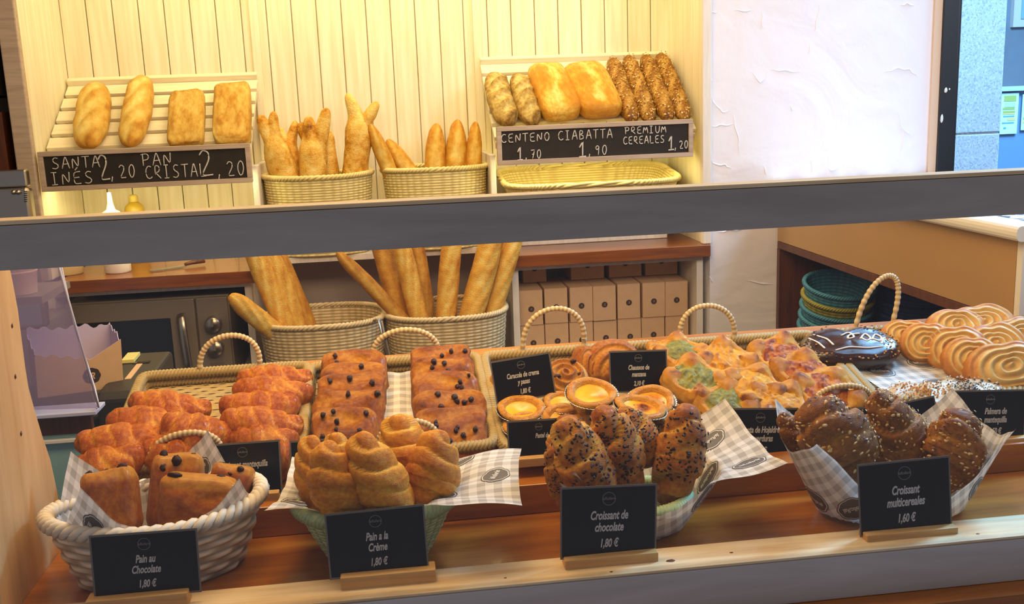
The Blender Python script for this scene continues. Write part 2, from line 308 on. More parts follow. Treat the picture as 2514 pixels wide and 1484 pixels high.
# ------------------------------------------------------------------ mesh helpers
_rs = np.random.RandomState(7)
_NW = [( _rs.normal(size=(10, 3)), _rs.uniform(0, 6.28, 10)) for _ in range(64)]
def noise(P, freq, seed=0):
    """smooth pseudo-noise in about [-1,1]"""
    out = 0
    for o in range(2):
        k, ph = _NW[(seed * 2 + o) % 64]
        out = out + (np.sin((P @ k.T) * freq * (1 + 1.1 * o) + ph).sum(-1) / 10 ** 0.5) * (0.8, 0.4)[o]
    return out * 0.6
class G:
    def __init__(s): s.V = []; s.F = []; s.MI = []; s.T = []; s.S = []; s.n = 0
    def add(s, V, F, mat=0, tone=None, sheet=None):
        V = np.asarray(V, float).reshape(-1, 3); k = len(V)
        s.V.append(V); s.F += [tuple(int(i) + s.n for i in f) for f in F]; s.MI += [mat] * len(F)
        s.T.append(np.full(k, 0.5) if tone is None else np.clip(np.asarray(tone, float).reshape(-1), 0, 1))
        s.S.append(np.zeros((k, 3)) if sheet is None else np.asarray(sheet, float).reshape(-1, 3)); s.n += k
        return s
    def grid(s, P, cu=False, cv=False, mat=0, tone=None, sheet=None, cap0=False, cap1=False, flip=False):
        n, m = P.shape[:2]; F = []
        for i in range(n if cu else n - 1):
            i2 = (i + 1) % n
            for j in range(m if cv else m - 1):
                j2 = (j + 1) % m
                f = (i * m + j, i * m + j2, i2 * m + j2, i2 * m + j)
                F.append(f[::-1] if flip else f)
        c0 = list(range(m)); c1 = [(n - 1) * m + j for j in range(m)]
        if cap0: F.append(tuple(c0 if flip else c0[::-1]))
        if cap1: F.append(tuple(c1[::-1] if flip else c1))
        return s.add(P.reshape(-1, 3), F, mat, tone, sheet)
    def box(s, c, d, mat=0, R=None, tone=None):
        c = np.asarray(c, float); d = np.asarray(d, float) / 2
        V = np.array([[x, y, z] for x in (-1, 1) for y in (-1, 1) for z in (-1, 1)]) * d
        if R is not None: V = V @ np.asarray(R).T
        F = [(0, 1, 3, 2), (4, 6, 7, 5), (0, 4, 5, 1), (2, 3, 7, 6), (0, 2, 6, 4), (1, 5, 7, 3)]
        return s.add(V + c, F, mat, None if tone is None else np.full(8, tone))
    def bx(s, x0, x1, y0, y1, z0, z1, mat=0):
        return s.box(((x0 + x1) / 2, (y0 + y1) / 2, (z0 + z1) / 2), (x1 - x0, y1 - y0, z1 - z0), mat)
    def prism(s, poly, axis, a, b, mat=0):
        """poly in the two other axes, extruded along axis from a to b"""
        ax = 'xyz'.index(axis); o = [i for i in range(3) if i != ax]; n = len(poly); V = np.zeros((2 * n, 3))
        for k, t in enumerate((a, b)):
            for i, p in enumerate(poly): V[k * n + i, o[0]] = p[0]; V[k * n + i, o[1]] = p[1]; V[k * n + i, ax] = t
        F = [tuple(range(n)), tuple(range(2 * n - 1, n - 1, -1))] + [(i, i + n, (i + 1) % n + n, (i + 1) % n) for i in range(n)]
        return s.add(V, F, mat)
    def tube(s, path, r, n=8, closed=False, mat=0, tone=None, flat=1.0):
        P = np.asarray(path, float); k = len(P)
        T = np.roll(P, -1, 0) - np.roll(P, 1, 0) if closed else np.gradient(P, axis=0)
        T /= np.linalg.norm(T, axis=1, keepdims=True) + 1e-12
        ref = np.array([0, 0, 1.0]) if abs(T[:, 2]).mean() < 0.8 else np.array([0, 1.0, 0])
        A = np.cross(T, ref); A /= np.linalg.norm(A, axis=1, keepdims=True) + 1e-12; B = np.cross(A, T)
        a = np.linspace(0, 2 * np.pi, n, endpoint=False); r = np.broadcast_to(np.asarray(r, float), (k,))
        Q = P[:, None] + r[:, None, None] * (A[:, None] * np.cos(a)[None, :, None] + flat * B[:, None] * np.sin(a)[None, :, None])
        tn = None if tone is None else np.repeat(np.broadcast_to(tone, (k,))[:, None], n, 1)
        return s.grid(Q, closed, True, mat, tn, cap0=not closed, cap1=not closed, flip=True)
    def lathe(s, prof, n=32, mat=0, tone=None, sx=1.0, sy=1.0, wob=None):
        a = np.linspace(0, 2 * np.pi, n, endpoint=False); pr = np.asarray(prof, float)
        Q = np.stack([pr[:, :1] * np.cos(a) * sx, pr[:, :1] * np.sin(a) * sy, np.repeat(pr[:, 1:2], n, 1)], -1)
        if wob is not None: Q = wob(Q)
        tn = None if tone is None else np.repeat(np.asarray(tone, float)[:, None], n, 1)
        return s.grid(Q, False, True, mat, tn)
    def mesh(s, name, mats, smooth=True):
        me = bpy.data.meshes.new(name); V = np.concatenate(s.V)
        me.from_pydata(V.tolist(), [], s.F); me.update()
        for m in (mats if isinstance(mats, (list, tuple)) else [mats]): me.materials.append(M[m] if isinstance(m, str) else m)
        me.polygons.foreach_set('material_index', s.MI)
        me.polygons.foreach_set('use_smooth', [smooth] * len(s.F))
        a = me.attributes.new('tone', 'FLOAT', 'POINT'); a.data.foreach_set('value', np.concatenate(s.T).astype(np.float32))
        S = np.concatenate(s.S)
        if S.any():
            b = me.attributes.new('sheet', 'FLOAT_VECTOR', 'POINT'); b.data.foreach_set('vector', S.astype(np.float32).ravel())
        return me
    def build(s, name, mats, parent=None, smooth=True, bevel=0.0, seg=2, auto=None):
        return link(name, s.mesh(name, mats, smooth), parent, bevel, seg, auto)
def link(name, me, parent=None, bevel=0.0, seg=2, auto=None):
    o = bpy.data.objects.new(name, me); COL.objects.link(o)
    if parent is not None: o.parent = parent
    if bevel:
        b = o.modifiers.new('bevel', 'BEVEL'); b.width = bevel; b.segments = seg; b.limit_method = 'ANGLE'; b.angle_limit = 0.7
    if auto is not None:
        e = o.modifiers.new('split', 'EDGE_SPLIT'); e.split_angle = auto
    return o
def tag(o, label, cat, group=None, kind=None):
    o['label'] = label; o['category'] = cat
    if group: o['group'] = group
    if kind: o['kind'] = kind
    return o
def thing(name, label, cat, loc=(0, 0, 0), group=None):
    o = bpy.data.objects.new(name, None); o.empty_display_size = 0.02; COL.objects.link(o); o.location = tuple(loc)
    return tag(o, label, cat, group)
def struct(o): o['kind'] = 'structure'; return o
def dup(root):
    r = root.copy(); COL.objects.link(r)
    for ch in root.children:
        c = ch.copy(); COL.objects.link(c); c.parent = r
        for g in ch.children:
            d = g.copy(); COL.objects.link(d); d.parent = c
    return r
def frame(x, up):
    """rotation whose x axis is x and whose z axis is as near to up as possible"""
    x = np.asarray(x, float); x = x / np.linalg.norm(x); up = np.asarray(up, float)
    z = up - x * (up @ x); z /= np.linalg.norm(z); y = np.cross(z, x)
    return np.stack([x, y, z], 1)
def setm(o, R, loc, scale=(1, 1, 1)):
    m = Matrix((np.asarray(R) * np.asarray(scale)[None, :]).tolist()).to_4x4(); m.translation = Vector([float(v) for v in loc]); o.matrix_world = m
    return o
def eul(rx=0, ry=0, rz=0):
    rx, ry, rz = np.radians([rx, ry, rz])
    X = np.array([[1, 0, 0], [0, math.cos(rx), -math.sin(rx)], [0, math.sin(rx), math.cos(rx)]])
    Y = np.array([[math.cos(ry), 0, math.sin(ry)], [0, 1, 0], [-math.sin(ry), 0, math.cos(ry)]])
    Z = np.array([[math.cos(rz), -math.sin(rz), 0], [math.sin(rz), math.cos(rz), 0], [0, 0, 1]])
    return Z @ Y @ X

# text as flat polygons
def text_poly(body, size, shear=0.0, bold=0.0, xs=1.0, extr=0.0004, align='CENTER'):
    cu = bpy.data.curves.new('lettering', 'FONT'); cu.body = body; cu.size = size; cu.shear = shear; cu.offset = bold
    cu.align_x = align; cu.extrude = extr; cu.resolution_u = 3
    ob = bpy.data.objects.new('lettering_tmp', cu); COL.objects.link(ob)
    dg = bpy.context.evaluated_depsgraph_get(); me = bpy.data.meshes.new_from_object(ob.evaluated_get(dg))
    V = np.array([v.co[:] for v in me.vertices]).reshape(-1, 3); F = [tuple(p.vertices) for p in me.polygons]
    bpy.data.objects.remove(ob); bpy.data.curves.remove(cu); bpy.data.meshes.remove(me)
    V[:, 0] *= xs
    return V, F

# chalk handwriting: strokes in a unit box
GL = {
 'A': [[(0, 0), (.42, 1), (.55, 1), (.9, 0)], [(.12, .38), (.85, .42)]],
 'B': [[(.1, 0), (.12, 1), (.6, .92), (.66, .68), (.15, .52), (.75, .38), (.72, .08), (.1, 0)]],
 'C': [[(.85, .9), (.5, 1), (.15, .75), (.08, .4), (.25, .08), (.6, 0), (.9, .15)]],
 'E': [[(.85, 1), (.1, .95), (.1, 0), (.85, .04)], [(.1, .5), (.7, .54)]],
 'I': [[(.1, 1), (.7, 1)], [(.4, 1), (.4, 0)], [(.1, 0), (.72, .02)]],
 'i': [[(.3, 1), (.32, 0)]],
 'L': [[(.12, 1), (.1, 0), (.85, .03)]],
 'M': [[(0, 0), (.18, 1), (.45, .3), (.75, 1), (.95, 0)]],
 'N': [[(.05, 0), (.1, 1), (.75, 0), (.85, 1)]],
 'O': [[(.5, 1), (.2, .85), (.08, .45), (.25, .08), (.55, 0), (.82, .25), (.88, .65), (.7, .93), (.5, 1)]],
 'P': [[(.15, 0), (.15, 1)], [(-.05, .92), (.6, 1), (.85, .78), (.7, .5), (.15, .45)]],
 'R': [[(.12, 0), (.12, 1), (.6, .97), (.75, .75), (.6, .5), (.15, .45), (.85, 0)]],
 'S': [[(.8, .92), (.45, 1), (.15, .8), (.3, .55), (.7, .42), (.82, .2), (.5, 0), (.05, .08)]],
 'T': [[(0, .97), (.95, 1)], [(.48, 1), (.45, 0)]],
 'U': [[(.1, 1), (.1, .3), (.3, 0), (.6, .02), (.82, .3), (.85, 1)]],
 '0': [[(.5, 1), (.2, .8), (.12, .4), (.35, 0), (.65, .08), (.85, .5), (.75, .9), (.5, 1)]],
 '1': [[(.2, .62), (.55, 1), (.5, 0)], [(.15, 0), (.85, .03)]],
 '2': [[(.1, .8), (.35, 1), (.72, .9), (.72, .6), (.1, 0), (.9, .04)]],
 '7': [[(.1, .95), (.85, 1), (.4, 0)], [(.3, .5), (.75, .52)]],
 '9': [[(.75, .85), (.45, 1), (.15, .75), (.35, .52), (.72, .7), (.75, .95), (.62, 0)]],
 ',': [[(.35, .15), (.2, -.25)]], "'": [[(.3, 1.1), (.6, 1.35)]],
}
def chalk_word(g, word, px, py, w, h, y, mat=0, r=0.0013):
    """word written on the plane y: lower-left corner at pixel (px,py), w x h pixels"""
    o = aty(px, py, y); k = y / FPX * 1.02; n = len([c for c in word if c not in "'"]); cw = w * k / n; hh = h * k; i = -1
    for c in word:
        if c != "'": i += 1
        if c == ' ': continue
        for st in GL[c]:
            P = np.array(st, float); t = np.linspace(0, len(P) - 1, (len(P) - 1) * 4 + 1)
            Q = np.stack([np.interp(t, range(len(P)), P[:, j]) for j in (0, 1)], 1)
            if len(P) > 3:
                Q[1:-1] = (Q[:-2] + 2 * Q[1:-1] + Q[2:]) / 4; Q[1:-1] = (Q[:-2] + 2 * Q[1:-1] + Q[2:]) / 4
            W = np.stack([o[0] + (i + Q[:, 0] * .82) * cw, np.full(len(Q), y), o[2] + Q[:, 1] * hh], 1)
            g.tube(W, r, 6, mat=mat)

# ------------------------------------------------------------------ dough shapes (unit-ish meshes, copied and scaled)
def sphere_grid(n, m):
    th = np.linspace(0.02, np.pi - 0.02, n); ph = np.linspace(0, 2 * np.pi, m, endpoint=False)
    return th[:, None] + 0 * ph[None], ph[None] + 0 * th[:, None]
def sgp(v, p): return np.sign(v) * np.abs(v) ** p

def croissant_g(seed, bend=1.0, layers=4, R=0.2, taper=1.7, tip=0.22, relief=0.16, flat=0.86, n=120, m=40, skew=0.35, step=0.6):
    """length about 1 along x, curved in y, humped in z: overlapping spiral layers, thick in the middle"""
    t = np.linspace(0, 1, n)[:, None]; a = np.linspace(0, 2 * np.pi, m, endpoint=False)[None]
    sgn = 2 * t - 1; u = np.abs(sgn)
    q = u * layers + skew * np.sin(a + seed) * np.sign(sgn) + 0.10 * np.sin(3 * a + seed * 2.0)
    f = q - np.floor(q); uq = np.clip((np.floor(q) + 0.45) / layers, 0, 1)
    env = lambda w: (1 - w ** taper) * (1 - tip) + tip
    e = R * (env(u) * (1 - step) + step * env(uq)) * np.sqrt(np.clip(1 - u ** 14, 0, 1) + 1e-4)
    bul = (np.clip(f, 0, 1) ** 0.35) * (1 - np.clip(f, 0, 1)) ** 0.45 * 1.9
    r = e * (1 + relief * (bul - 0.55))
    ph = sgn * bend / 2; rho = 1 / max(bend, 1e-3)
    cx = rho * np.sin(ph); cy = rho * (1 - np.cos(ph))
    nx = -np.sin(ph); ny = np.cos(ph)
    rr = r * np.cos(a); zz = r * np.sin(a) * flat
    zz = np.where(zz < -0.55 * e, -0.55 * e + (zz + 0.55 * e) * 0.3, zz)
    P = np.stack([cx + nx * rr, cy + ny * rr, zz], -1)
    nn = noise(P, 9, seed); P = P + (0.012 * nn)[..., None] * np.array([0.4, 1, 1])
    tone = 0.12 + 0.34 * bul + 0.20 * nn - 0.22 * np.exp(-(f / 0.07) ** 2) - 0.15 * (np.sin(a) < -0.5) + 0.25 * u ** 6 + 0.12 * np.sin(a)
    return G().grid(P, False, True, tone=tone, cap0=True, cap1=True, flip=True)

def seeds_g(P, Nn, count, size, rng, mats=1, zmin=0.25, asp=2.0, flatn=0.4, cl=None):
    """loose seeds scattered on vertices whose normal points up"""
    g = G(); ok = np.where(Nn[:, 2] > zmin)[0]
    if cl is not None: ok = ok[cl(P[ok])]
    ang = np.linspace(0, 2 * np.pi, 6, endpoint=False)
    for k in range(count):
        i = ok[rng.integers(len(ok))]; p = P[i] + rng.normal(size=3) * size * 0.8; nrm = Nn[i]
        x = np.cross(nrm, rng.normal(size=3)); x /= np.linalg.norm(x) + 1e-9; y = np.cross(nrm, x)
        sz = size * rng.uniform(0.7, 1.3)
        ring = p + sz * asp * 0.5 * np.cos(ang)[:, None] * x + sz * 0.5 * np.sin(ang)[:, None] * y + nrm * sz * 0.1
        top = p + nrm * sz * flatn
        V = np.vstack([ring, top[None]]); F = [(j, (j + 1) % 6, 6) for j in range(6)]
        g.add(V, F, int(rng.integers(mats)))
    return g
def mesh_pn(me):
    n = len(me.vertices); P = np.zeros(n * 3); me.vertices.foreach_get('co', P)
    Q = np.zeros(n * 3); me.vertex_normals.foreach_get('vector', Q)
    return P.reshape(-1, 3), Q.reshape(-1, 3)

def loaf_g(seed, R=0.11, p=3.0, scores=4, flat=0.85, n=90, m=30, tipx=0.0, relief=0.10, ang=0.6, wig=0.0, bend=0.0):
    """baguette: length 1 along x, slashes on top"""
    t = np.linspace(0, 1, n)[:, None]; a = np.linspace(0, 2 * np.pi, m, endpoint=False)[None]; s = 2 * t - 1; u = np.abs(s)
    e = R * np.clip(1 - u ** p, 0, 1) ** 0.5 + 1e-4; mask = 0 * (t + a); lip = 0 * (t + a)
    for k in range(scores):
        tk = (k + 0.7) / (scores + 0.4); dx = (t - tk) / R * 0.5; da = ((a - np.pi / 2 + np.pi) % (2 * np.pi)) - np.pi
        pp = dx * math.cos(ang) + da * math.sin(ang) * 0.8; qq = -dx * math.sin(ang) + da * math.cos(ang) * 0.8
        w = max(0.7, 0.42 / scores / R)
        mask = mask + np.exp(-(pp / (w * 1.1)) ** 4 - (qq / 0.26) ** 2); lip = lip + np.exp(-(pp / w) ** 4 - ((qq - 0.36) / 0.12) ** 2)
    r = e * (1 - relief * 0.5 * mask + relief * lip)
    z = r * np.sin(a) * flat; z = np.where(z < -0.6 * e, -0.6 * e + (z + 0.6 * e) * 0.3, z)
    P = np.stack([t - 0.5 + 0 * a, r * np.cos(a), z], -1); nn = noise(P, 14, seed); P = P + (0.05 * R * nn)[..., None]
    P[..., 1] += wig * np.sin(6 * t + seed) + bend * (u ** 2 - 0.3)
    tone = 0.52 - 0.46 * mask + 0.2 * lip + 0.16 * nn + 0.18 * u ** 8
    return G().grid(P, False, True, tone=tone, cap0=True, cap1=True, flip=True)

def slab_g(seed, ex=0.35, ez=0.55, amp=0.03, freq=9, ridges=0, n=30, m=56, crack=0.0, tb=0.5):
    """rounded block in a unit cube (-0.5..0.5)"""
    th, ph = sphere_grid(n, m)
    x = sgp(np.cos(ph), ex) * sgp(np.sin(th), ez) * 0.5; y = sgp(np.sin(ph), ex) * sgp(np.sin(th), ez) * 0.5; z = sgp(np.cos(th), ez) * 0.5
    P = np.stack([x, y, z], -1); nn = noise(P, freq, seed); tone = tb + 0.28 * nn
    up = np.clip(z * 3, 0, 1)
    P[..., 2] += amp * nn * (0.4 + up)
    P[..., 0] += amp * 0.5 * noise(P, freq, seed + 1); P[..., 1] += amp * 0.5 * noise(P, freq, seed + 2)
    if ridges:
        w = np.sin((y + 0.10 * np.sin(x * 7 + seed)) * ridges * np.pi * 2); P[..., 2] += 0.05 * w * up; tone = tone + 0.22 * w * up
    if crack:
        c = np.exp(-((y + 0.07 * np.sin(9 * x + seed)) / (0.085 + 0.03 * np.sin(17 * x))) ** 2) * up * (np.abs(x) < 0.42); P[..., 2] -= crack * 0.5 * c; tone = tone - 0.8 * c
    return G().grid(P, False, True, tone=tone, cap0=True, cap1=True)

def heart_r(phi, notch=0.35):
    """palmier outline: two round lobes at the top (+y), a blunt point at the bottom"""
    return 0.5 * (1 - notch * np.exp(-((phi - np.pi / 2) / 0.30) ** 2) - 0.12 * np.exp(-((np.abs(phi - np.pi * 1.5)) / 0.5) ** 2) + 0.05 * np.cos(2 * phi))
def palmier_g(seed, thick=0.26, swirls=2.6, relief=0.03, notch=0.35, n=34, m=72):
    ph = np.linspace(0, 2 * np.pi, m, endpoint=False)[None]; top = np.linspace(0.02, 1, n)[:, None]
    out = heart_r(ph, notch)
    sd = np.where(np.cos(ph) >= 0, 1, -1)
    w = np.cos(2 * np.pi * swirls * (top + 0.30 * np.cos(ph - 0.5 - 0.4 * seed) * top * (1 - top ** 2)) + 0.5 * np.sin(ph * 2 + seed))
    z = thick * 0.5 * np.clip(1 - top ** 5, 0, 1) ** 0.5 + relief * w * (1 - top ** 6)
    r = out * top
    P1 = np.stack([r * np.cos(ph), r * np.sin(ph), z], -1); t1 = 0.22 - 0.09 * w + 0.62 * top ** 4
    k = 7; s = np.linspace(0, 1, k)[1:, None]
    P2 = np.stack([out * (1 - 0.12 * s ** 2) * np.cos(ph), out * (1 - 0.12 * s ** 2) * np.sin(ph), -thick * 0.5 * s + 0 * ph], -1); t2 = 0.75 - 0.25 * np.sin(s * 9) + 0 * ph
    P = np.concatenate([P1, P2]); nn = noise(P, 8, seed); P = P + (0.012 * nn)[..., None]
    return G().grid(P, False, True, tone=np.concatenate([t1, t2]) + 0.1 * nn, cap0=True, cap1=True)
def snail_g(seed, thick=0.32, n=34, m=72):
    ph = np.linspace(0, 2 * np.pi, m, endpoint=False)[None]; rr = np.linspace(0.01, 1, n)[:, None]
    w = np.cos(2 * np.pi * (rr * 3.0 - ph / (2 * np.pi)))
    z = thick * (0.55 * np.clip(1 - rr ** 4, 0, 1) ** 0.5) + 0.045 * w * (1 - rr ** 6) + 0.06 * (1 - rr)
    P1 = np.stack([rr * 0.5 * np.cos(ph), rr * 0.5 * np.sin(ph), z], -1)
    s = np.linspace(0, 1, 6)[1:, None]; P2 = np.stack([0.5 * (1 - 0.1 * s) * np.cos(ph), 0.5 * (1 - 0.1 * s) * np.sin(ph), -thick * 0.45 * s + 0 * ph], -1)
    P = np.concatenate([P1, P2]); nn = noise(P, 8, seed); P += (0.012 * nn)[..., None]
    return G().grid(P, False, True, tone=np.concatenate([0.4 + 0.2 * w, 0.75 + 0 * s + 0 * ph]) + 0.1 * nn, cap0=True, cap1=True)
def turnover_g(seed, n=40, m=60):
    """half-moon turnover lying flat: straight side along x, fluted lines on top, crimped edge"""
    ph = np.linspace(0, 2 * np.pi, m, endpoint=False)[None]; rr = np.linspace(0.01, 1, n)[:, None]
    c, s = np.cos(ph), np.sin(ph)
    ox = 0.5 * c; oy = np.where(s > 0, 0.62 * s, 0.16 * s)
    z = 0.17 * np.clip(1 - rr ** 3, 0, 1) ** 0.6 + 0.035
    X = ox * rr; Y = oy * rr; w = np.cos(2 * np.pi * (np.hypot(X, Y * 0.8) * 7.0)); edge = np.clip((rr - 0.82) / 0.1, 0, 1)
    z = z + 0.016 * w * (1 - edge) + edge * 0.012 * np.sin(ph * 26)
    P1 = np.stack([X, Y, z], -1); P2 = P1[::-1].copy(); P2[..., 2] *= -0.35
    P = np.concatenate([P1, P2]); nn = noise(P, 8, seed); P += (0.01 * nn)[..., None]
    t = 0.45 + 0.16 * w * (1 - edge) + 0.25 * edge; return G().grid(P, False, True, tone=np.concatenate([t, t * 0 + 0.7]) + 0.1 * nn, cap0=True, cap1=True)
def basket_pastry(seed):
    """puff pastry parcel, diameter about 1: corners folded up around an open filling"""
    a = np.linspace(0, 2 * np.pi, 72, endpoint=False)[None]
    pr = np.array([(0.02, -.0), (.36, .0), (.47, .08), (.52, .2), (.5, .32), (.44, .4), (.36, .40), (.29, .35), (.22, .30), (.02, .29)])
    tt = np.linspace(0, len(pr) - 1, 40); r = np.interp(tt, range(len(pr)), pr[:, 0])[:, None]; z = np.interp(tt, range(len(pr)), pr[:, 1])[:, None]
    k = np.clip((z - 0.1) / 0.3, 0, 1); c4 = np.cos(4 * a + seed); fold = np.clip(c4, 0, 1) ** 0.8
    inner = np.clip((tt[:, None] - 4.6) / 2, 0, 1)
    rr = r * (1 + 0.10 * c4 * (1 - inner)) - 0.16 * fold * inner * (r > 0.2) * 0.6; zz = z + 0.10 * k * fold * (1 - 0.5 * inner) - 0.04 * k * (c4 < -0.4)
    P = np.stack([rr * np.cos(a), rr * np.sin(a), zz], -1); nn = noise(P, 10, seed); P += (0.025 * nn)[..., None]
    tone = 0.42 + 0.25 * nn + 0.62 * k * (np.clip(c4, 0, 1) ** 2.5) * (0.7 + 0.6 * nn) - 0.2 * inner
    shell = G().grid(P, False, True, tone=tone, cap0=True, cap1=True)
    rr = np.linspace(0.02, 1, 22)[:, None]
    Q = np.stack([0.40 * rr * np.cos(a) * (1 + 0.06 * c4), 0.40 * rr * np.sin(a) * (1 + .06 * c4), 0.34 + 0.10 * (1 - rr ** 2) + 0 * a], -1)
    n2 = noise(Q, 22, seed + 5); Q[..., 2] += 0.035 * n2; n3 = noise(Q, 11, seed + 9); Q[..., 2] += 0.03 * n3
    fill = G().grid(Q, False, True, tone=0.45 + 0.35 * n2 + 0.2 * n3, cap0=True)
    return shell, fill
def blob_g(seed, n=9, m=12, amp=0.42):
    th, ph = sphere_grid(n, m); P = np.stack([np.sin(th) * np.cos(ph), np.sin(th) * np.sin(ph), np.cos(th)], -1) * 0.5
    P = P * (1 + amp * noise(P, 5, seed))[..., None]; return G().grid(P, False, True, cap0=True, cap1=True)

# ------------------------------------------------------------------ wicker
def wall_pts(at, bt, ab, bb, h, nphi, nv, ex=1.0, rimf=None):
    a = np.linspace(0, 2 * np.pi, nphi, endpoint=False)[None]; v = np.linspace(0, 1, nv)[:, None]
    c, s = sgp(np.cos(a), ex), sgp(np.sin(a), ex); k = v ** 0.85
    X = (ab + (at - ab) * k) * c; Y = (bb + (bt - bb) * k) * s
    H = h if rimf is None else h * rimf(a)
    return X, Y, v * H + 0 * a, a, v
def weave_wall(g, at, bt, ab, bb, h, rows, stakes, amp, ex=1.0, rimf=None, mat=0, per=5, pv=4, thick=0.004, chunky=False):
    X, Y, Z, a, v = wall_pts(at, bt, ab, bb, h, stakes * per, rows * pv + 1, ex, rimf)
    fr = v * rows; row = np.floor(fr); f = fr - row; bul = np.sqrt(np.clip(1 - (2 * f - 1) ** 2, 0, 1)); sg = np.where(row % 2 == 0, 1, -1)
    wv = np.cos(a * stakes / 2) * sg if chunky else 1 - 1.9 * (1 - np.abs(np.cos(a * stakes / 2))) ** 2 + 0.25 * np.cos(a * stakes / 2) * sg
    off = amp * (0.5 * bul + 0.75 * bul * wv)
    L = np.hypot(X, Y) + 1e-9; P = np.stack([X + X / L * off, Y + Y / L * off, Z], -1)
    tone = 0.12 + 0.42 * bul + 0.28 * bul * wv
    g.grid(P, False, True, mat, tone)
    Q = np.stack([X - X / L * (thick + off * 0.5), Y - Y / L * (thick + off * 0.5), Z], -1)
    g.grid(Q, False, True, mat, tone, flip=True)
    b = G(); e = P[0]; g.add(np.vstack([e, [[0, 0, 0]]]), [((i + 1) % len(e), i, len(e)) for i in range(len(e))], mat, np.full(len(e) + 1, .4))
def braid(g, path, R, r, strands=3, twists=20, closed=True, mat=0, n=7, sub=10, flat=1.0):
    P = np.asarray(path, float); k = len(P); idx = np.arange(k); N_ = twists * sub
    if closed: P = np.vstack([P, P[:1]]); idx = np.arange(k + 1)
    t = np.linspace(0, idx[-1], N_ + 1)[: N_ if closed else None]
    C = np.stack([np.interp(t, idx, P[:, j]) for j in range(3)], 1)
    T = (np.roll(C, -1, 0) - np.roll(C, 1, 0)) if closed else np.gradient(C, axis=0); T /= np.linalg.norm(T, axis=1, keepdims=True) + 1e-9
    A = np.cross(T, [0, 0, 1.0]); A /= np.linalg.norm(A, axis=1, keepdims=True) + 1e-9; B = np.cross(A, T)
    th = np.arange(len(t)) / sub * 2 * np.pi
    for q in range(strands):
        p = th + 2 * np.pi * q / strands
        D = C + R * (np.cos(p)[:, None] * A + flat * np.sin(p)[:, None] * B)
        g.tube(D, r, n, closed, mat, tone=0.5 + 0.25 * np.sin(p))
def rim_path(at, bt, h, ex=1.0, rimf=None, n=120):
    a = np.linspace(0, 2 * np.pi, n, endpoint=False)
    z = np.full(n, h) if rimf is None else h * rimf(a)
    return np.stack([at * sgp(np.cos(a), ex), bt * sgp(np.sin(a), ex), z], 1)
def basket(name, label, loc, rz, at, bt, ab, bb, h, rows, stakes, mat, amp=0.0022, ex=1.0, rimf=None, rimR=0.004, twists=None, cat='basket', group=None, per=5):
    t = thing(name, label, cat, loc, group); t.rotation_euler = (0, 0, math.radians(rz))
    g = G(); weave_wall(g, at, bt, ab, bb, h, rows, stakes, amp, ex, rimf, per=per, chunky=per > 8); g.build('wall', mat, t)
    g = G(); braid(g, rim_path(at, bt, h, ex, rimf), rimR, rimR * 0.85, 3, twists or int(stakes * 0.6)); g.build('rim', mat, t)
    return t
def handle_mesh(w, h, r=0.0035, lean=0.0, wraps=26, skew=0.0):
    t = np.linspace(0, np.pi, wraps * 6); P = np.stack([-w / 2 * np.cos(t) * (1 + 0.12 * np.sin(t)), lean * np.sin(t), h * np.sin(t) ** 0.8], 1)
    P[:, 0] += skew * np.sin(t)
    f = (np.arange(len(t)) / 6.0) % 1
    g = G(); g.tube(P, r * (1 + 0.10 * np.sin(f * 2 * np.pi)), 8, tone=0.55 + 0.25 * np.sin(f * 2 * np.pi)); return g

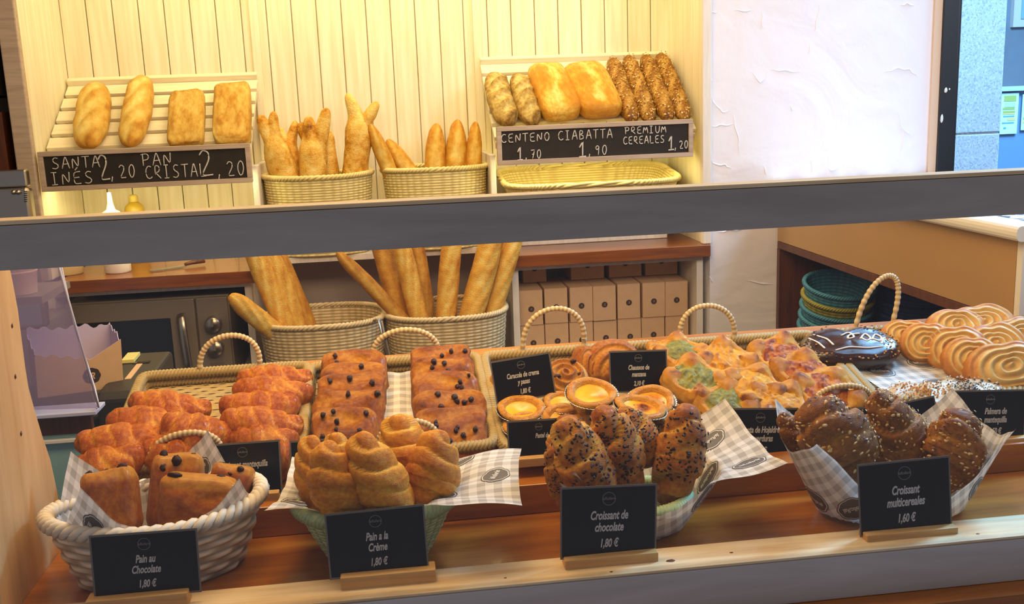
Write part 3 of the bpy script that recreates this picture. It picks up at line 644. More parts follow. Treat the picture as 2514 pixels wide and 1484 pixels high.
# ------------------------------------------------------------------ price cards
def price_card(label, bl, br, tl, y0, lean, lines, price, holder=None, group='black price cards', roll=False, dim=1.0, text_dx=0.0, sizes=(0.178, 0.178, 0.17)):
    """bl/br/tl: pixel corners of the black card; y0: distance of its lower edge"""
    B0, B1 = aty(*bl, y0), aty(*br, y0); T0 = aty(*tl, y0 + lean)
    X = B1 - B0; w = np.linalg.norm(X); X /= w; U = T0 - B0; U = U - X * (U @ X); h = np.linalg.norm(U); U /= h; Nn = np.cross(X, U)
    t = thing('price_card', label, 'price card', (B0 + B1) / 2, group)
    if roll: Rw = np.stack([X, np.cross(U, X), U], 1)
    else:
        Xh = np.array([X[0], X[1], 0]); Xh /= np.linalg.norm(Xh); Rw = np.stack([Xh, np.cross([0, 0, 1.0], Xh), [0, 0, 1.0]], 1)
    setm(t, Rw, (B0 + B1) / 2)
    L = Rw.T @ np.stack([X, U, Nn], 1)          # card axes in the thing's own frame
    def put(V): return np.asarray(V, float) @ L.T
    g = G(); b = G().box((0, h / 2, -0.0006), (w, h, 0.0012)); g.add(put(b.V[0]), b.F, 0)
    e = G().box((0, h / 2, -0.0007), (w + 0.004, h + 0.005, 0.0006)); g.add(put(e.V[0]), e.F, 1)
    g.build('card', ['card', 'card_edge'], t, False)
    a = np.linspace(0, 2 * np.pi, 40, endpoint=False); rr = h * 0.098
    g = G(); V = np.concatenate([np.stack([k * np.cos(a), k * np.sin(a) + h * 0.84, 0 * a + 0.0003], 1) for k in (rr, rr * 0.93)])
    g.add(put(V), [(i, (i + 1) % 40, (i + 1) % 40 + 40, i + 40) for i in range(40)], 0)
    V, F = text_poly('laRollerie', h * 0.06, 0.3, 0.0, 0.85); V[:, 1] += h * 0.825; V[:, 2] += 0.0004; g.add(put(V), F, 0)
    g.build('emblem', 'card_dim', t, False)
    g = G(); y = 0.60 if len(lines) > 1 else 0.52
    for i, s in enumerate(lines):
        V, F = text_poly(s, h * sizes[0], 0.28, h * 0.0045, 0.60); V[:, 0] += text_dx * w; V[:, 1] += h * (y - 0.175 * i - 0.06); V[:, 2] += 0.0004; g.add(put(V), F, 0)
    if price:
        V, F = text_poly(price, h * sizes[2], 0.22, h * 0.0045, 0.60); V[:, 0] += text_dx * w; V[:, 1] += h * 0.13; V[:, 2] += 0.0004; g.add(put(V), F, 0)
    if g.n: g.build('lettering', 'card_text', t, False)
    if holder:
        hw, hx0, hh, hd = holder     # width share, offset share, height, depth
        g = G(); g.box((hx0 * w, 0.0, -hh / 2 + 0.003), (hw * w, hd, hh)); hb = g.build('wooden_holder', 'holder', t, False, bevel=0.0012)
    return t

# ------------------------------------------------------------------ printed paper
def medallion(g, S, cx, cy, ang, a=0.023, b=0.017):
    th = np.linspace(0, 2 * np.pi, 96, endpoint=False); sc = 1 + 0.07 * np.abs(np.cos(th * 4)) ** 0.6 - 0.05
    ca, sa = math.cos(ang), math.sin(ang)
    def to(x, y, off): return S(cx + x * ca - y * sa, cy + x * sa + y * ca, off)
    for k0, k1, m, off in ((1.0, 0.93, 1, .0006), (0.93, 0.87, 2, .0006), (0.87, 0.0, 1, .0006)):
        rr = np.linspace(k0, k1 if k1 else 0.02, 8 if k1 == 0 else 2)
        P = np.stack([to(a * r * sc * np.cos(th), b * r * sc * np.sin(th), off) for r in rr]); g.grid(P, False, True, m, cap1=(k1 == 0))
    V, F = text_poly('laRollerie', a * 0.42, 0.3, 0.0002, 0.8, 0.0)
    g.add(to(V[:, 0], V[:, 1] - a * 0.1, 0.0011), F, 2)
def liner(name, label, loc, rz, at, bt, ab, bb, h, sheet, rot, flap, medals, inset=0.006, cat='paper liner', n=64, group='gingham paper liners', thick=0.0005):
    """paper square pushed into a basket; flap(phi) -> (start elevation, droop per metre, ruffle)"""
    t = thing(name, label, cat, loc, group); t.rotation_euler = (0, 0, math.radians(rz)); cr, sr = math.cos(rot), math.sin(rot)
    def S(x, y, off=0.0):
        X = x * cr - y * sr; Y = x * sr + y * cr; d = np.hypot(X, Y) + 1e-9; ph = np.arctan2(Y, X); c, s = np.cos(ph), np.sin(ph)
        rb = 1 / np.sqrt((c / (ab - inset)) ** 2 + (s / (bb - inset)) ** 2); rt = 1 / np.sqrt((c / (at - inset)) ** 2 + (s / (bt - inset)) ** 2)
        lw = np.hypot(rt - rb, h); k = np.clip((d - rb) / lw, 0, 1); e = np.clip(d - rb - lw, 0, None)
        el, dr, rf = flap(ph); A = el - dr * e * 0.5
        r = np.minimum(d, rb) + (rt - rb) * k + e * np.cos(A); z = 0.006 + h * k + e * np.sin(A) + rf * np.sin(5 * ph + 1) * np.clip(e / 0.04, 0, 1) + 0.0015 * np.sin(19 * ph) * k
        up = np.where(d < rb, 1.0, 0.0)
        nr = np.where(e > 0, -np.sin(A), -(1 - up) * 0.9); nz = np.where(e > 0, np.cos(A), up + (1 - up) * 0.4)
        return np.stack([(r + off * nr) * c, (r + off * nr) * s, z + off * nz], -1)
    x0, x1, y0, y1 = sheet; xs = np.linspace(x0, x1, n)[:, None] + np.zeros((1, n)); ys = np.linspace(y0, y1, n)[None] + np.zeros((n, 1))
    g = G(); g.grid(S(xs, ys), mat=0, sheet=np.stack([xs + 1, ys + 1, 0 * xs + 1], -1))
    for (mx, my, an) in medals:
        medallion(g, S, mx, my, an)
        medallion(g, lambda x, y, off: S(x, y, -off), mx, my, an)
    o = g.build('sheet', ['paper', 'medal', 'medal_line'], t)
    return t

# ================================================================== THE SETTING
def sbox(name, x0, x1, y0, y1, z0, z1, mat, bevel=0.0):
    return struct(G().bx(x0, x1, y0, y1, z0, z1).build(name, mat, None, False, bevel))
sbox('floor', -2.6, 1.62, 0.9, 3.2, -0.05, 0.0, 'floor')
sbox('ceiling', -2.6, 1.62, 1.0, 3.2, 2.7, 2.75, 'plaster_beige')
sbox('wall_left', -2.65, -2.6, 0.9, 3.2, 0.0, 2.7, 'plaster_beige')
sbox('wall_back', -2.6, 0.9, 2.98, 3.05, 0.0, 2.7, 'plaster_beige')
# white plaster wall right of the cabinet with raised trowel ridges
g = G(); g.bx(0.862, 1.497, 2.6, 2.98, 0.0, 2.7)
def ridge(*pts, r=0.0022):
    P = np.array([aty(x, y, 2.6) for x, y in pts]); t = np.linspace(0, len(P) - 1, 8 * len(P))
    Q = np.stack([np.interp(t, range(len(P)), P[:, j]) for j in range(3)], 1); Q[:, 0] += 0.0015 * np.sin(t * 5); Q[:, 2] += 0.0015 * np.sin(t * 7 + 1)
    g.tube(Q, r * np.sin(np.linspace(0.15, 3.0, len(Q))), 6)
for pts in [[(1742, 225), (1752, 252), (1772, 275), (1790, 274)], [(1798, 280), (1806, 315), (1815, 350), (1813, 380)], [(1742, 312), (1770, 308), (1802, 306)],
            [(1742, 390), (1755, 404), (1782, 406), (1795, 415)], [(1845, 178), (1868, 205), (1886, 172)], [(1890, 172), (1930, 174), (1965, 178)],
            [(1874, 408), (1882, 432)], [(2170, 178), (2205, 168), (2235, 172), (2250, 188)], [(2205, 280), (2215, 315), (2238, 335)], [(2220, 320), (2212, 378)],
            [(2210, 14), (2228, 9), (2244, 15)], [(1742, 25), (1752, 32), (1762, 27)], [(1870, 30), (1872, 55), (1866, 74)], [(2012, 12), (2004, 60), (1998, 78)],
            [(1800, 26), (1850, 27)], [(1742, 190), (1750, 200)], [(1940, 262), (1946, 275)], [(1988, 110), (1986, 135)], [(1740, 680), (1752, 696)],
            [(2030, 415), (2048, 420), (2062, 402)], [(1990, 395), (1996, 425)], [(1760, 572), (1790, 566), (1830, 563)], [(1830, 690), (1900, 700)]]:
    ridge(*pts)
struct(g.build('wall_right', 'plaster', None, True, auto=0.6))
# wall end, warm light painted in, and lower lilac wall of the recess
sbox('trim_lit_end', 1.478, 1.50, 2.592, 2.6, 0.0, 2.7, plain('warm_lit_wall_end', 'E2C2A4', 0.6))
sbox('wall_recess', -0.372, 0.318, 2.965, 2.979, 0.0, 1.09, plain('lilac_grey_wall', 'C2AFA6', 0.65, bump=0.2, bscale=30, var=0.06))
# window to the street on the right
w = G(); w.bx(1.50, 1.545, 2.585, 2.66, 0.0, 2.7); w.bx(1.5515, 1.566, 2.61, 2.66, 0.0, 2.7); w.bx(1.545, 1.5515, 2.63, 2.66, 0.0, 2.7); w.bx(1.566, 3.0, 2.61, 2.66, 2.5, 2.7); w.bx(1.566, 3.0, 2.61, 2.66, 0.0, 0.35)
wf = w.build('window_1', 'black_frame', None, False, 0.002); struct(wf)
G().bx(1.566, 3.0, 2.632, 2.638, 0.35, 2.5).build('pane', 'glass', wf, False)
g = G()
for px, py, sx, sz in ((2322, 222, .004, .006), (2312, 292, .0035, .010), (2331, 219, .002, .002)):
    V = blob_g(3).V[0] * (sx * 2, .002, sz * 2) + aty(px, py, 2.584); g.add(V, blob_g(3).F)
g.build('paint_chips', 'white_edge', wf)

# street beyond the window
sbox('ground', 0.9, 9.0, 3.1, 9.0, -0.12, -0.02, 'paving')
P0, P1 = aty(2352, 200, 3.4), aty(2462, 200, 3.4)
t = thing('granite_pillar', 'speckled pale granite pillar outside the window beside the black frame', 'pillar', ((P0[0] + P1[0]) / 2 - 0.05, 3.6, 0))
wd = P1[0] - P0[0] + 0.1
zj = aty(2400, 328, 3.4)[2]
g = G(); g.bx(-wd / 2, wd / 2, -0.2, 0.2, -0.02, zj - .003); g.bx(-wd / 2 + .004, wd / 2 - .004, -0.196, 0.2, zj - .003, zj + .003); g.bx(-wd / 2, wd / 2, -0.2, 0.2, zj + .003, 3.6); g.build('shaft', 'granite', t, False, 0.004)
F0 = aty(2480, 100, 7.5)
t = thing('stone_building', 'grey stone building across the street with a pale window', 'building', (F0[0] + 0.5, 7.6, 0))
zf = aty(2490, 360, 7.5)[2]; ax0, az1 = aty(2502, 10, 7.5)[0], aty(2502, 10, 7.5)[2]; az0 = aty(2502, 65, 7.5)[2]
g = G(); g.bx(-2.5, 3.0, -0.1, 0.1, -0.02, zf, 0); g.bx(-2.5, 3.0, 0.0, 0.1, zf, 6.0, 0); g.bx(-2.5, 3.0, -0.13, -0.1, zf - 0.06, zf, 0)
g.build('wall', 'facade', t, False)
wx = ax0 - F0[0] - 0.5
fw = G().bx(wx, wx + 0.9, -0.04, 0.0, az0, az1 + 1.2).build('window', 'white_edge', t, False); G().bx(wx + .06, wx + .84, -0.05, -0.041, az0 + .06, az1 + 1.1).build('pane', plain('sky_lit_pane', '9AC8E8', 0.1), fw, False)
# stone wall with the posters
B = aty(2448, 225, 4.6); B2 = aty(2514, 330, 4.6)
t = thing('poster_board', 'low street hoarding with a pale rail on top outside the window', 'hoarding', (B[0] + .45, 4.66, 0))
G().bx(-0.5, 1.1, -0.03, 0.03, -0.02, B[2], 0).build('panel', plain('blue_grey_board', '5F7FA0', 0.7), t, False)
G().bx(-0.5, 1.1, -0.05, 0.04, B[2], B[2] + 0.022, 0).build('rail', plain('pale_rail', 'A8C0CC', 0.6), t, False)
def poster(label, x0, x1, y0, y1, mats, rows):
    A, Z = aty(x0, y1, 4.62), aty(x1, y0, 4.62)
    t = thing('poster', label, 'poster', ((A[0] + Z[0]) / 2, 4.622, A[2])); w_, h_ = Z[0] - A[0], Z[2] - A[2]
    G().bx(-w_ / 2, w_ / 2, -0.002, 0.002, 0, h_).build('sheet', mats[0], t, False)
    inks = [plain('poster_print_olive', '97A050', .7), plain('poster_print_orange', 'D0B070', .7), plain('poster_print_teal', '4E98A8', .7), plain('poster_print_lilac', 'A8B4C0', .7)]
    for (u0, u1, v0, v1, m) in rows: G().bx((u0 - .5) * w_, (u1 - .5) * w_, -0.0032, -0.0021, v0 * h_, v1 * h_).build('printed_band', [inks[m]], t, False)
poster('pale blue poster with olive and orange print on the hoarding', 2454, 2502, 228, 330, ['cyan_paper'],
       [(.15, .85, .80, .94, 0), (.2, .8, .66, .78, 3), (.1, .8, .60, .65, 0), (.12, .82, .52, .57, 0), (.12, .82, .48, .515, 1), (.15, .8, .42, .45, 2), (.4, .85, .33, .40, 1), (.1, .8, .26, .29, 2), (.2, .35, .13, .17, 2)])
poster('second pale poster cut by the right edge of the photo', 2506, 2555, 230, 320, ['cyan_paper'], [(.1, .9, .3, .36, 0), (.1, .9, .2, .26, 1), (.1, .9, .6, .9, 3)])

# ================================================================== BACK CABINET
CT = 1.10
t = thing('bread_cabinet', 'tall cream shelving cabinet of whitewashed vertical planks along the back wall', 'cabinet', (0, 2.6, 0))
def part(g, name, mat, par=None, bevel=0.0, smooth=False): return g.build(name, mat, par, smooth, bevel)
g = G(); xs = np.arange(-0.85, 0.85, 0.0686)
for i, x in enumerate(xs): g.bx(x + .0012, min(x + .0686, .85) - .0012, 0.345, 0.36, CT, 2.12)
g.bx(-.85, .85, 0.357, 0.366, CT, 2.12); part(g, 'plank_back', 'plank', t, 0.0022)
for x0, x1 in ((-.872, -.85), (.845, .862)):
    part(G().bx(x0, x1, 0.012, 0.366, CT + .0005, 2.14), 'side_panel', 'plank', t)
for x0, x1 in ((-.892, -.849), (.838, .863)):
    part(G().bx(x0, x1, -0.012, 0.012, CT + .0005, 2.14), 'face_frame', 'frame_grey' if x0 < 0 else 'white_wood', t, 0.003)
part(G().bx(-.87, .862, 0.0, 0.366, 2.12, 2.15), 'top_panel', 'white_wood', t)
for x in (-0.338, 0.288): part(G().bx(x - .008, x + .008, 0.09, 0.345, CT + .0, 1.36), 'divider', 'white_wood', t, 0.002)
for x in (-0.335, 0.285): part(G().bx(x - .012, x + .012, 0.332, 0.345, 1.36, 2.12), 'batten', 'plank', t, 0.002)
part(G().bx(-.347, .321, 0.12, 0.36, CT - .009, CT + .008), 'middle_shelf', 'white_wood', t, 0.001)

def slanted(name, label, x0, x1, zf, zb, n):
    t = thing(name, label, 'display shelf', ((x0 + x1) / 2, 2.62, zf)); w = x1 - x0
    L = math.hypot(0.31, zb - zf); an = math.degrees(math.atan2(zb - zf, 0.31)); R = eul(an, 0, 0)
    sp = L / n
    for i in range(n):
        c = R @ np.array([0, (i + .5) * sp, 0]); g = G(); g.box(c, (w, sp * .74, 0.010), R=R); part(g, 'slat', 'slat', t, 0.0012)
    for s in (-1, 1):
        g = G(); c = R @ np.array([s * (w / 2 - .012), L / 2, -0.016]); g.box(c, (0.018, L, 0.02), R=R); part(g, 'rail', 'slat', t)
    g = G(); c = R @ np.array([0, L, 0.006]); g.box(c, (w, 0.016, 0.03), R=R); part(g, 'back_ledge', 'slat', t, .002)
    return R, np.array([(x0 + x1) / 2, 2.62, zf])
RL, OL = slanted('slanted_shelf', 'left slatted wooden shelf holding two pale batons and two flat loaves', -.845, -.338, 1.385, 1.585, 6)
RR, OR = slanted('slanted_shelf', 'right slatted wooden shelf packed with eight loaves', .288, .832, 1.400, 1.605, 6)

def chalkboard(label, tl, tr, bl, br):
    y = 2.60; z1 = (aty(*tl, y)[2] + aty(*tr, y)[2]) / 2; z0 = (aty(*bl, y)[2] + aty(*br, y)[2]) / 2
    x0 = (aty(*tl, y)[0] + aty(*bl, y)[0]) / 2; x1 = (aty(*tr, y)[0] + aty(*br, y)[0]) / 2
    t = thing('chalkboard_sign', label, 'chalkboard', ((x0 + x1) / 2, y, z0)); w, h = x1 - x0, z1 - z0; f = 0.012
    g = G(); g.bx(-w / 2, w / 2, -.006, .012, 0, f); g.bx(-w / 2, w / 2, -.006, .012, h - f, h); g.bx(-w / 2, -w / 2 + f, -.006, .012, f, h - f); g.bx(w / 2 - f, w / 2, -.006, .012, f, h - f)
    part(g, 'frame', 'frame_grey', t, 0.001); part(G().bx(-w / 2 + f, w / 2 - f, 0.0, 0.010, f, h - f), 'board', 'chalk_board', t)
    return t
def chalk(t, words):
    for wd_ in words:
        g = G(); chalk_word(g, wd_[0], wd_[1], wd_[2], wd_[3], wd_[4], 2.598, r=wd_[5] if len(wd_) > 5 else 0.0014)
        g.V = [v - np.array(t.location) for v in g.V]; g.build('chalk_word', 'chalk', t)
t = chalkboard('grey framed chalkboard reading Santa Inés 2,20 and Pan Cristal 2,20', (92, 375), (613, 350), (105, 472), (620, 447))
chalk(t, [('SANTA', 128, 416, 110, 26), ("INÉS".replace('É', "E'"), 126, 455, 98, 28), ('2', 243, 443, 34, 58, .002), (',20', 270, 439, 62, 30),
          ('PAN', 349, 408, 72, 28), ('CRISTAL', 358, 440, 142, 30), ('2', 490, 433, 42, 60, .002), (',20', 532, 434, 70, 34)])
t = chalkboard('grey framed chalkboard reading Centeno, Ciabatta and Premium Cereales', (1219, 316), (1699, 288), (1222, 410), (1702, 381))
chalk(t, [('CENTENO', 1230, 351, 122, 20), ('CIABATTA', 1370, 345, 138, 22), ('PREMIUM', 1534, 330, 106, 17), ('CEREALES', 1530, 355, 106, 18),
          ('1', 1268, 394, 22, 31, .002), (',70', 1288, 391, 44, 21), ('1', 1418, 386, 30, 36, .002), (',90', 1443, 382, 52, 23), ('1', 1638, 369, 24, 34, .002), (',20', 1655, 366, 38, 19)])

# counters and the units below them
def counter(name, label, x0, x1):
    t = thing(name, label, 'worktop', ((x0 + x1) / 2, 2.75, CT - .032)); w = x1 - x0
    part(G().bx(-w / 2, w / 2, -.175, .207, 0, .032), 'slab', 'counter', t, .0015)
    return t
counter('wooden_worktop', 'honey brown worktop above the microwave oven', -.83, -.348)
counter('wooden_worktop', 'honey brown worktop above the stacked kraft boxes', .322, .856)
def unit(label, x0, x1, zf):
    t = thing('base_cabinet', label, 'cabinet', ((x0 + x1) / 2, 2.61, 0)); w = x1 - x0
    for s in (-1, 1): part(G().bx(s * w / 2 - .009 - s * .009, s * w / 2 + .009 - s * .009, 0, .355, 0, CT - .032), 'side_panel', 'white_wood', t, .001)
    part(G().bx(-w / 2 + .018, w / 2 - .018, 0, .09, CT - .046, CT - .032), 'top_rail', 'white_wood', t, .001)
    part(G().bx(-w / 2 + .018, w / 2 - .018, 0.01, .345, zf - .018, zf), 'shelf', 'white_wood', t)
    part(G().bx(-w / 2 + .018, w / 2 - .018, .345, .353, 0, CT - .032), 'back_panel', 'brown_dark' if x0 < 0 else 'white_wood', t)
unit('white base cabinet framing the microwave oven', -.868, -.362, .80)
unit('white open base cabinet full of kraft boxes', .318, .846, .795)

# microwave
t = thing('microwave_oven', 'dark steel microwave oven in the white cabinet on the left', 'microwave', (-.632, 2.64, .8005))
w, h = .41, .232
part(G().bx(-w / 2, w / 2, .0, .27, .004, h), 'body', 'steel_dark', t, .003)
for x in (-.17, .17): part(G().bx(x - .015, x + .015, .02, .05, 0, .004), 'foot', 'black_plastic', t)
d = part(G().bx(-w / 2 + .003, .118, -.012, -.0005, .010, h - .004), 'door', 'steel_dark', t, .003)
part(G().bx(-.19, .055, -.0145, -.0125, .038, h - .052), 'door_window', 'black_gloss', d, .001)
pth = [(0.082, -.012, h - .045), (.084, -.024, h - .052), (.086, -.028, h - .085), (.088, -.03, .11), (.09, -.028, .06), (.091, -.024, .034), (.091, -.012, .026)]
g = G(); g.tube(pth, .011, 10, flat=.45); part(g, 'handle', 'steel', d, smooth=True)
part(G().bx(.122, w / 2 - .003, -.012, -.0005, .010, h - .004), 'control_panel', 'steel_dark', t, .003)
for z in (.158, .094):
    g = G(); g.lathe([(.0, -.022), (.019, -.022), (.021, -.018), (.022, .0)], 28, sx=1, sy=1); V = g.V[0]; g.V[0] = np.stack([V[:, 0] + .163, V[:, 2] - .012, V[:, 1] + z], 1)
    k = part(g, 'knob', 'steel', t, smooth=True); part(G().bx(.160, .166, -.0385, -.034, z - .004, z + .018), 'grip', 'steel_dark', k, .001)
part(G().bx(.145, .181, -.0135, -.0122, .036, .052), 'label_strip', plain('panel_label', '6E6258', .5), t)

# on the worktop
B = atz(290, 668, CT)
t = thing('squeeze_bottle', 'white squeeze bottle with pointed nozzle on the left worktop', 'bottle', (B[0] + .002, 2.68, CT))
g = G(); g.lathe([(.0, 0), (.030, 0), (.033, .004), (.0335, .03), (.033, .09), (.032, .115), (.022, .145), (.0, .147)], 32); part(g, 'body', 'white_plastic', t, smooth=True)
g = G(); g.lathe([(.024, .140), (.0245, .150), (.021, .158), (.011, .164), (.007, .180), (.0045, .208), (.0, .209)], 24); part(g, 'nozzle_cap', 'white_plastic', t, smooth=True)
part(G().bx(-.012, .012, -.0345, -.032, .045, .085), 'label', plain('grey_print', '8A8C96', .6), t)
B = atz(170, 672, CT)
t = thing('plastic_tub', 'cream plastic tub at the left end of the worktop', 'tub', (B[0], 2.70, CT))
g = G(); g.lathe([(.0, 0), (.036, 0), (.038, .003), (.041, .05), (.040, .052), (.037, .004), (0, .004)], 28); part(g, 'body', 'cream_plastic', t, smooth=True)
B = aty(330, 515, 2.86)
t = thing('squeeze_bottle', 'yellow sauce bottle behind the white squeeze bottle', 'bottle', (B[0], 2.86, CT))
g = G(); g.lathe([(0, 0), (.026, 0), (.027, .004), (.027, .14), (.024, .155), (.012, .166), (0, .167)], 28); part(g, 'body', plain('mustard_plastic', 'C8A83C', .4), t, smooth=True)
g = G(); g.lathe([(.0125, .1665), (.0125, .182), (.008, .186), (0, .187)], 20); part(g, 'cap', plain('mustard_cap', 'D8C060', .4), t, smooth=True)
A, B = atz(368, 661, CT + .008), atz(490, 645, CT + .008)
t = thing('bread_knife', 'steel spatula knife with dark handle lying on the left worktop', 'knife', (A + B) / 2); setm(t, frame(B - A, (0, 0, 1)), (A + B) / 2); L = np.linalg.norm(B - A)
g = G(); g.box((-L * .15, 0, -.004), (L * .7, .022, .002)); part(g, 'blade', 'steel', t, .001); g = G(); g.tube([(L * .2, 0, 0), (L * .35, 0, .003), (L * .6, 0, .002)], [.006, .008, .007], 10, flat=.7); part(g, 'grip', 'brown_dark', t, smooth=True)

# kraft boxes
def kbox(label, x, y, z, w, d, h, rz=0.0, em=(0, .5), group='kraft boxes in the right cabinet'):
    t = thing('kraft_box', label, 'box', (x, y, z), group); t.rotation_euler = (0, 0, math.radians(rz))
    part(G().bx(-w / 2, w / 2, 0, d, 0, h - .0012), 'carton', 'kraft', t, .0012)
    part(G().bx(-w / 2 + .0008, w / 2 - .0008, -.0008, d, h - .0011, h), 'lid_flap', 'kraft', t)
    g = G(); a = np.linspace(0, 2 * np.pi, 28, endpoint=False); r = .0082
    g.add(np.stack([em[0] * w + r * np.cos(a), 0 * a - .0007, em[1] * h + r * np.sin(a)], 1), [tuple(range(28))], 0)
    V, F = text_poly('R', .010, .2, .0002); g.add(np.stack([V[:, 0] + em[0] * w, V[:, 1] * 0 - .0012 - V[:, 2], V[:, 1] + em[1] * h - .0035], 1), F, 1)
    part(g, 'emblem', ['ink', plain('emblem_letter', '8A6A4A', .7)], t)
rng = np.random.default_rng(3)
ords = ['first', 'second', 'third', 'fourth', 'fifth', 'sixth', 'seventh']
for i in range(7):
    x = .337 + .0683 * (i + .5) + .004
    kbox(f'upright kraft box, {ords[i]} from the left in the row below', x, 2.653 + .004 * (i % 2), .7955, .0655, .18, .0965, em=(.02, .48))
    kbox(f'upright kraft box, {ords[i]} from the left in the upper row', x + .002 * (i % 3 - 1), 2.65 + .003 * ((i * 2) % 3), .893, .064, .18, .0985, rng.uniform(-1.5, 1.5), em=(.0, .46))
for i, (px0, px1, nm) in enumerate(((1282, 1343, 'flat kraft box lying alone at the dark left end on top'), (1400, 1485, 'flat kraft box on top, just right of the dark gap'), (1494, 1577, 'flat kraft box on top, in the middle of three'), (1583, 1665, 'flat kraft box on top, nearest the right cabinet side'))):
    y = 2.755; a, b = aty(px0, 670, y)[0], aty(px1, 670, y)[0]
    kbox(nm, (a + b) / 2, y, .9935, b - a - .004, .16, .064, em=(0, .62))
# lower rows out of sight are closed off by the cabinet shelf

# ================================================================== SIDE COUNTER ON THE RIGHT
t = thing('side_counter', 'beige laminate counter with open brown shelf below, along the right side', 'counter', (1.05, 1.55, 0))
part(G().bx(0, .018, 0, 1.043, 1.098, 1.238), 'apron', 'beige', t, .001)
part(G().bx(.0005, .45, -.016, -.0005, 1.098, 1.238), 'end_panel', 'white_edge', t, .001)
part(G().bx(.0, .45, 0, 1.043, 1.078, 1.097), 'shelf_underside', 'brown_dark', t, .001)
part(G().bx(.0, .45, 1.026, 1.044, 0, 1.077), 'side_panel', 'brown_dark', t)
part(G().bx(.43, .45, 0, 1.025, 0, 1.077), 'back_panel', 'brown_dark', t)
part(G().bx(.0, .429, 0, 1.025, .76, .78), 'shelf', 'brown_dark', t)
g = G(); a = np.linspace(-np.pi / 2, np.pi / 2, 8); pr = [(-.014 - .012 * math.cos(q) * 0.7, 1.252 + .013 * math.sin(q)) for q in a[::-1]] + [(.03, 1.239), (.03, 1.265)]
g.prism(pr, 'y', -.03, 1.043); part(g, 'rounded_edge', 'white_edge', t, smooth=False)
part(G().bx(.0305, .45, -.03, 1.043, 1.239, 1.262), 'top_slab', 'terrazzo', t)
# stacked wicker bowls on the brown shelf
def bowl(label, x, y, z, r, h, mat, rz=0): return basket('wicker_bowl', label, (x, y, z), rz, r, r, r * .72, r * .72, h, 10, 30, mat, .0016, rimR=.0035, twists=26, cat='basket', group='stacked wicker bowls')
bx_, by_ = 1.147, 2.47
zs = .80
for lab, mt, h in (('pale blue wicker bowl, lowest of the left stack', 'wick_blue', .085), ('blue wicker bowl, second from the bottom of the left stack', 'wick_blue', .085), ('natural rimmed dark blue wicker bowl in the middle of the left stack', 'wick_blue', .085), ('olive wicker bowl under the top blue bowl of the stack', 'wick_ol', .085), ('teal blue wicker bowl on top of the left stack', 'wick_blue', .088)):
    bowl(lab, bx_, by_ - (zs - .78) * .25, zs, .088, h, mt, rz=0).rotation_euler = (math.radians(14), 0, 0); zs += .029
zs = .80
for i, (lab, mt) in enumerate((('navy wicker bowl, lowest of the rear stack', 'wick_navy'), ('navy wicker bowl, second in the rear stack', 'wick_navy'), ('navy wicker bowl, third in the rear stack', 'wick_navy'), ('navy wicker bowl, fourth in the rear stack', 'wick_navy'), ('navy wicker bowl, fifth in the rear stack', 'wick_navy'), ('yellow wicker bowl on top of the navy stack under the shelf roof', 'wick_ol'))):
    bowl(lab, 1.355, 2.465 - (zs - .78) * .22, zs, .10, .09, mt, rz=0).rotation_euler = (math.radians(12), 0, 0); zs += .033

# ================================================================== DISPLAY CASE
LX, RX = -.428, 1.04
sbox('trim_2', -.70, RX, 0.97, 1.0, .0, .926, 'deck')
t = thing('display_case', 'wooden pastry display case with grey painted rails and blond side panel', 'display case', (0, 1.0, 0))
g = G(); g.bx(LX - .25, RX, 0, .03, .926, .979); part(g, 'bottom_rail', 'grey_light', t, .0015)
part(G().bx(LX - .25, RX, .0, .054, .9795, .983), 'pine_ledge', 'ledge', t, .001)
part(G().bx(LX, RX, .055, .58, .945, .975), 'deck', 'deck', t)
part(G().prism([(.20, .9755), (.20, 1.015), (.57, 1.015 + .37 * math.tan(math.radians(14))), (.57, .9755)], 'x', LX + .05, RX), 'raised_tier', 'deck', t, .001)
part(G().bx(LX - .25, RX, .0, .030, 1.3585, 1.4015), 'top_rail', 'grey_paint', t, .001)
part(G().bx(LX - .25, RX, .0, .030, 1.402, 1.4065), 'top_rail_cap', 'ledge', t, .001)
part(G().bx(LX, RX, .0065, .0105, .9805, 1.358), 'front_glass', 'glass', t)
# curved blond side panel (its rear edge sweeps down to the deck)
sil = [(-2, 560), (18, 620), (33, 690), (46, 760), (55, 830), (64, 900), (72, 950), (88, 1010), (106, 1070), (126, 1130), (143, 1210), (155, 1290), (160, 1330)]
pts = [atx(px, py, LX) for px, py in sil]
poly = [(.056, .935), (.056, .984), (.031, .984), (.031, 1.356)] + [(max(p[1] - 1.0, .036), min(p[2], 1.356)) for p in pts] + [(pts[-1][1] - 1.0, .935)]
g = G(); g.prism([(a, b) for a, b in poly], 'x', LX - .032, LX - .0005); sp_ = part(g, 'side_panel', 'side_wood', t, .0015)
g = G()
for px, py in ((38, 925), (52, 1065), (30, 800)):
    p = atx(px, py, LX); V = blob_g(2).V[0] * (.0012, .004, .005) + p - np.array([0, 1.0, 0]); g.add(V, blob_g(2).F)
part(g, 'knot', 'brown_dark', sp_, smooth=True)
g = G()
for px, py, r in ((1645, 1378, .004), (1795, 1358, .0018), (2400, 1312, .0018), (1500, 1405, .0015), (1240, 1420, .0014)):
    p = atz(px, py, .983); V = blob_g(4).V[0] * (r * 2.4, r * 1.6, .0006) + p - np.array([0, 1.0, 0]); g.add(V, blob_g(4).F)
part(g, 'knot', 'brown_dark', t, smooth=True)

# ================================================================== STAFF SIDE ON THE LEFT
def poly_at(g, pix, y, th, mat=0):
    P = [aty(a, b, y) for a, b in pix]; g.prism([(p[0], p[2]) for p in P], 'y', y, y + th, mat)
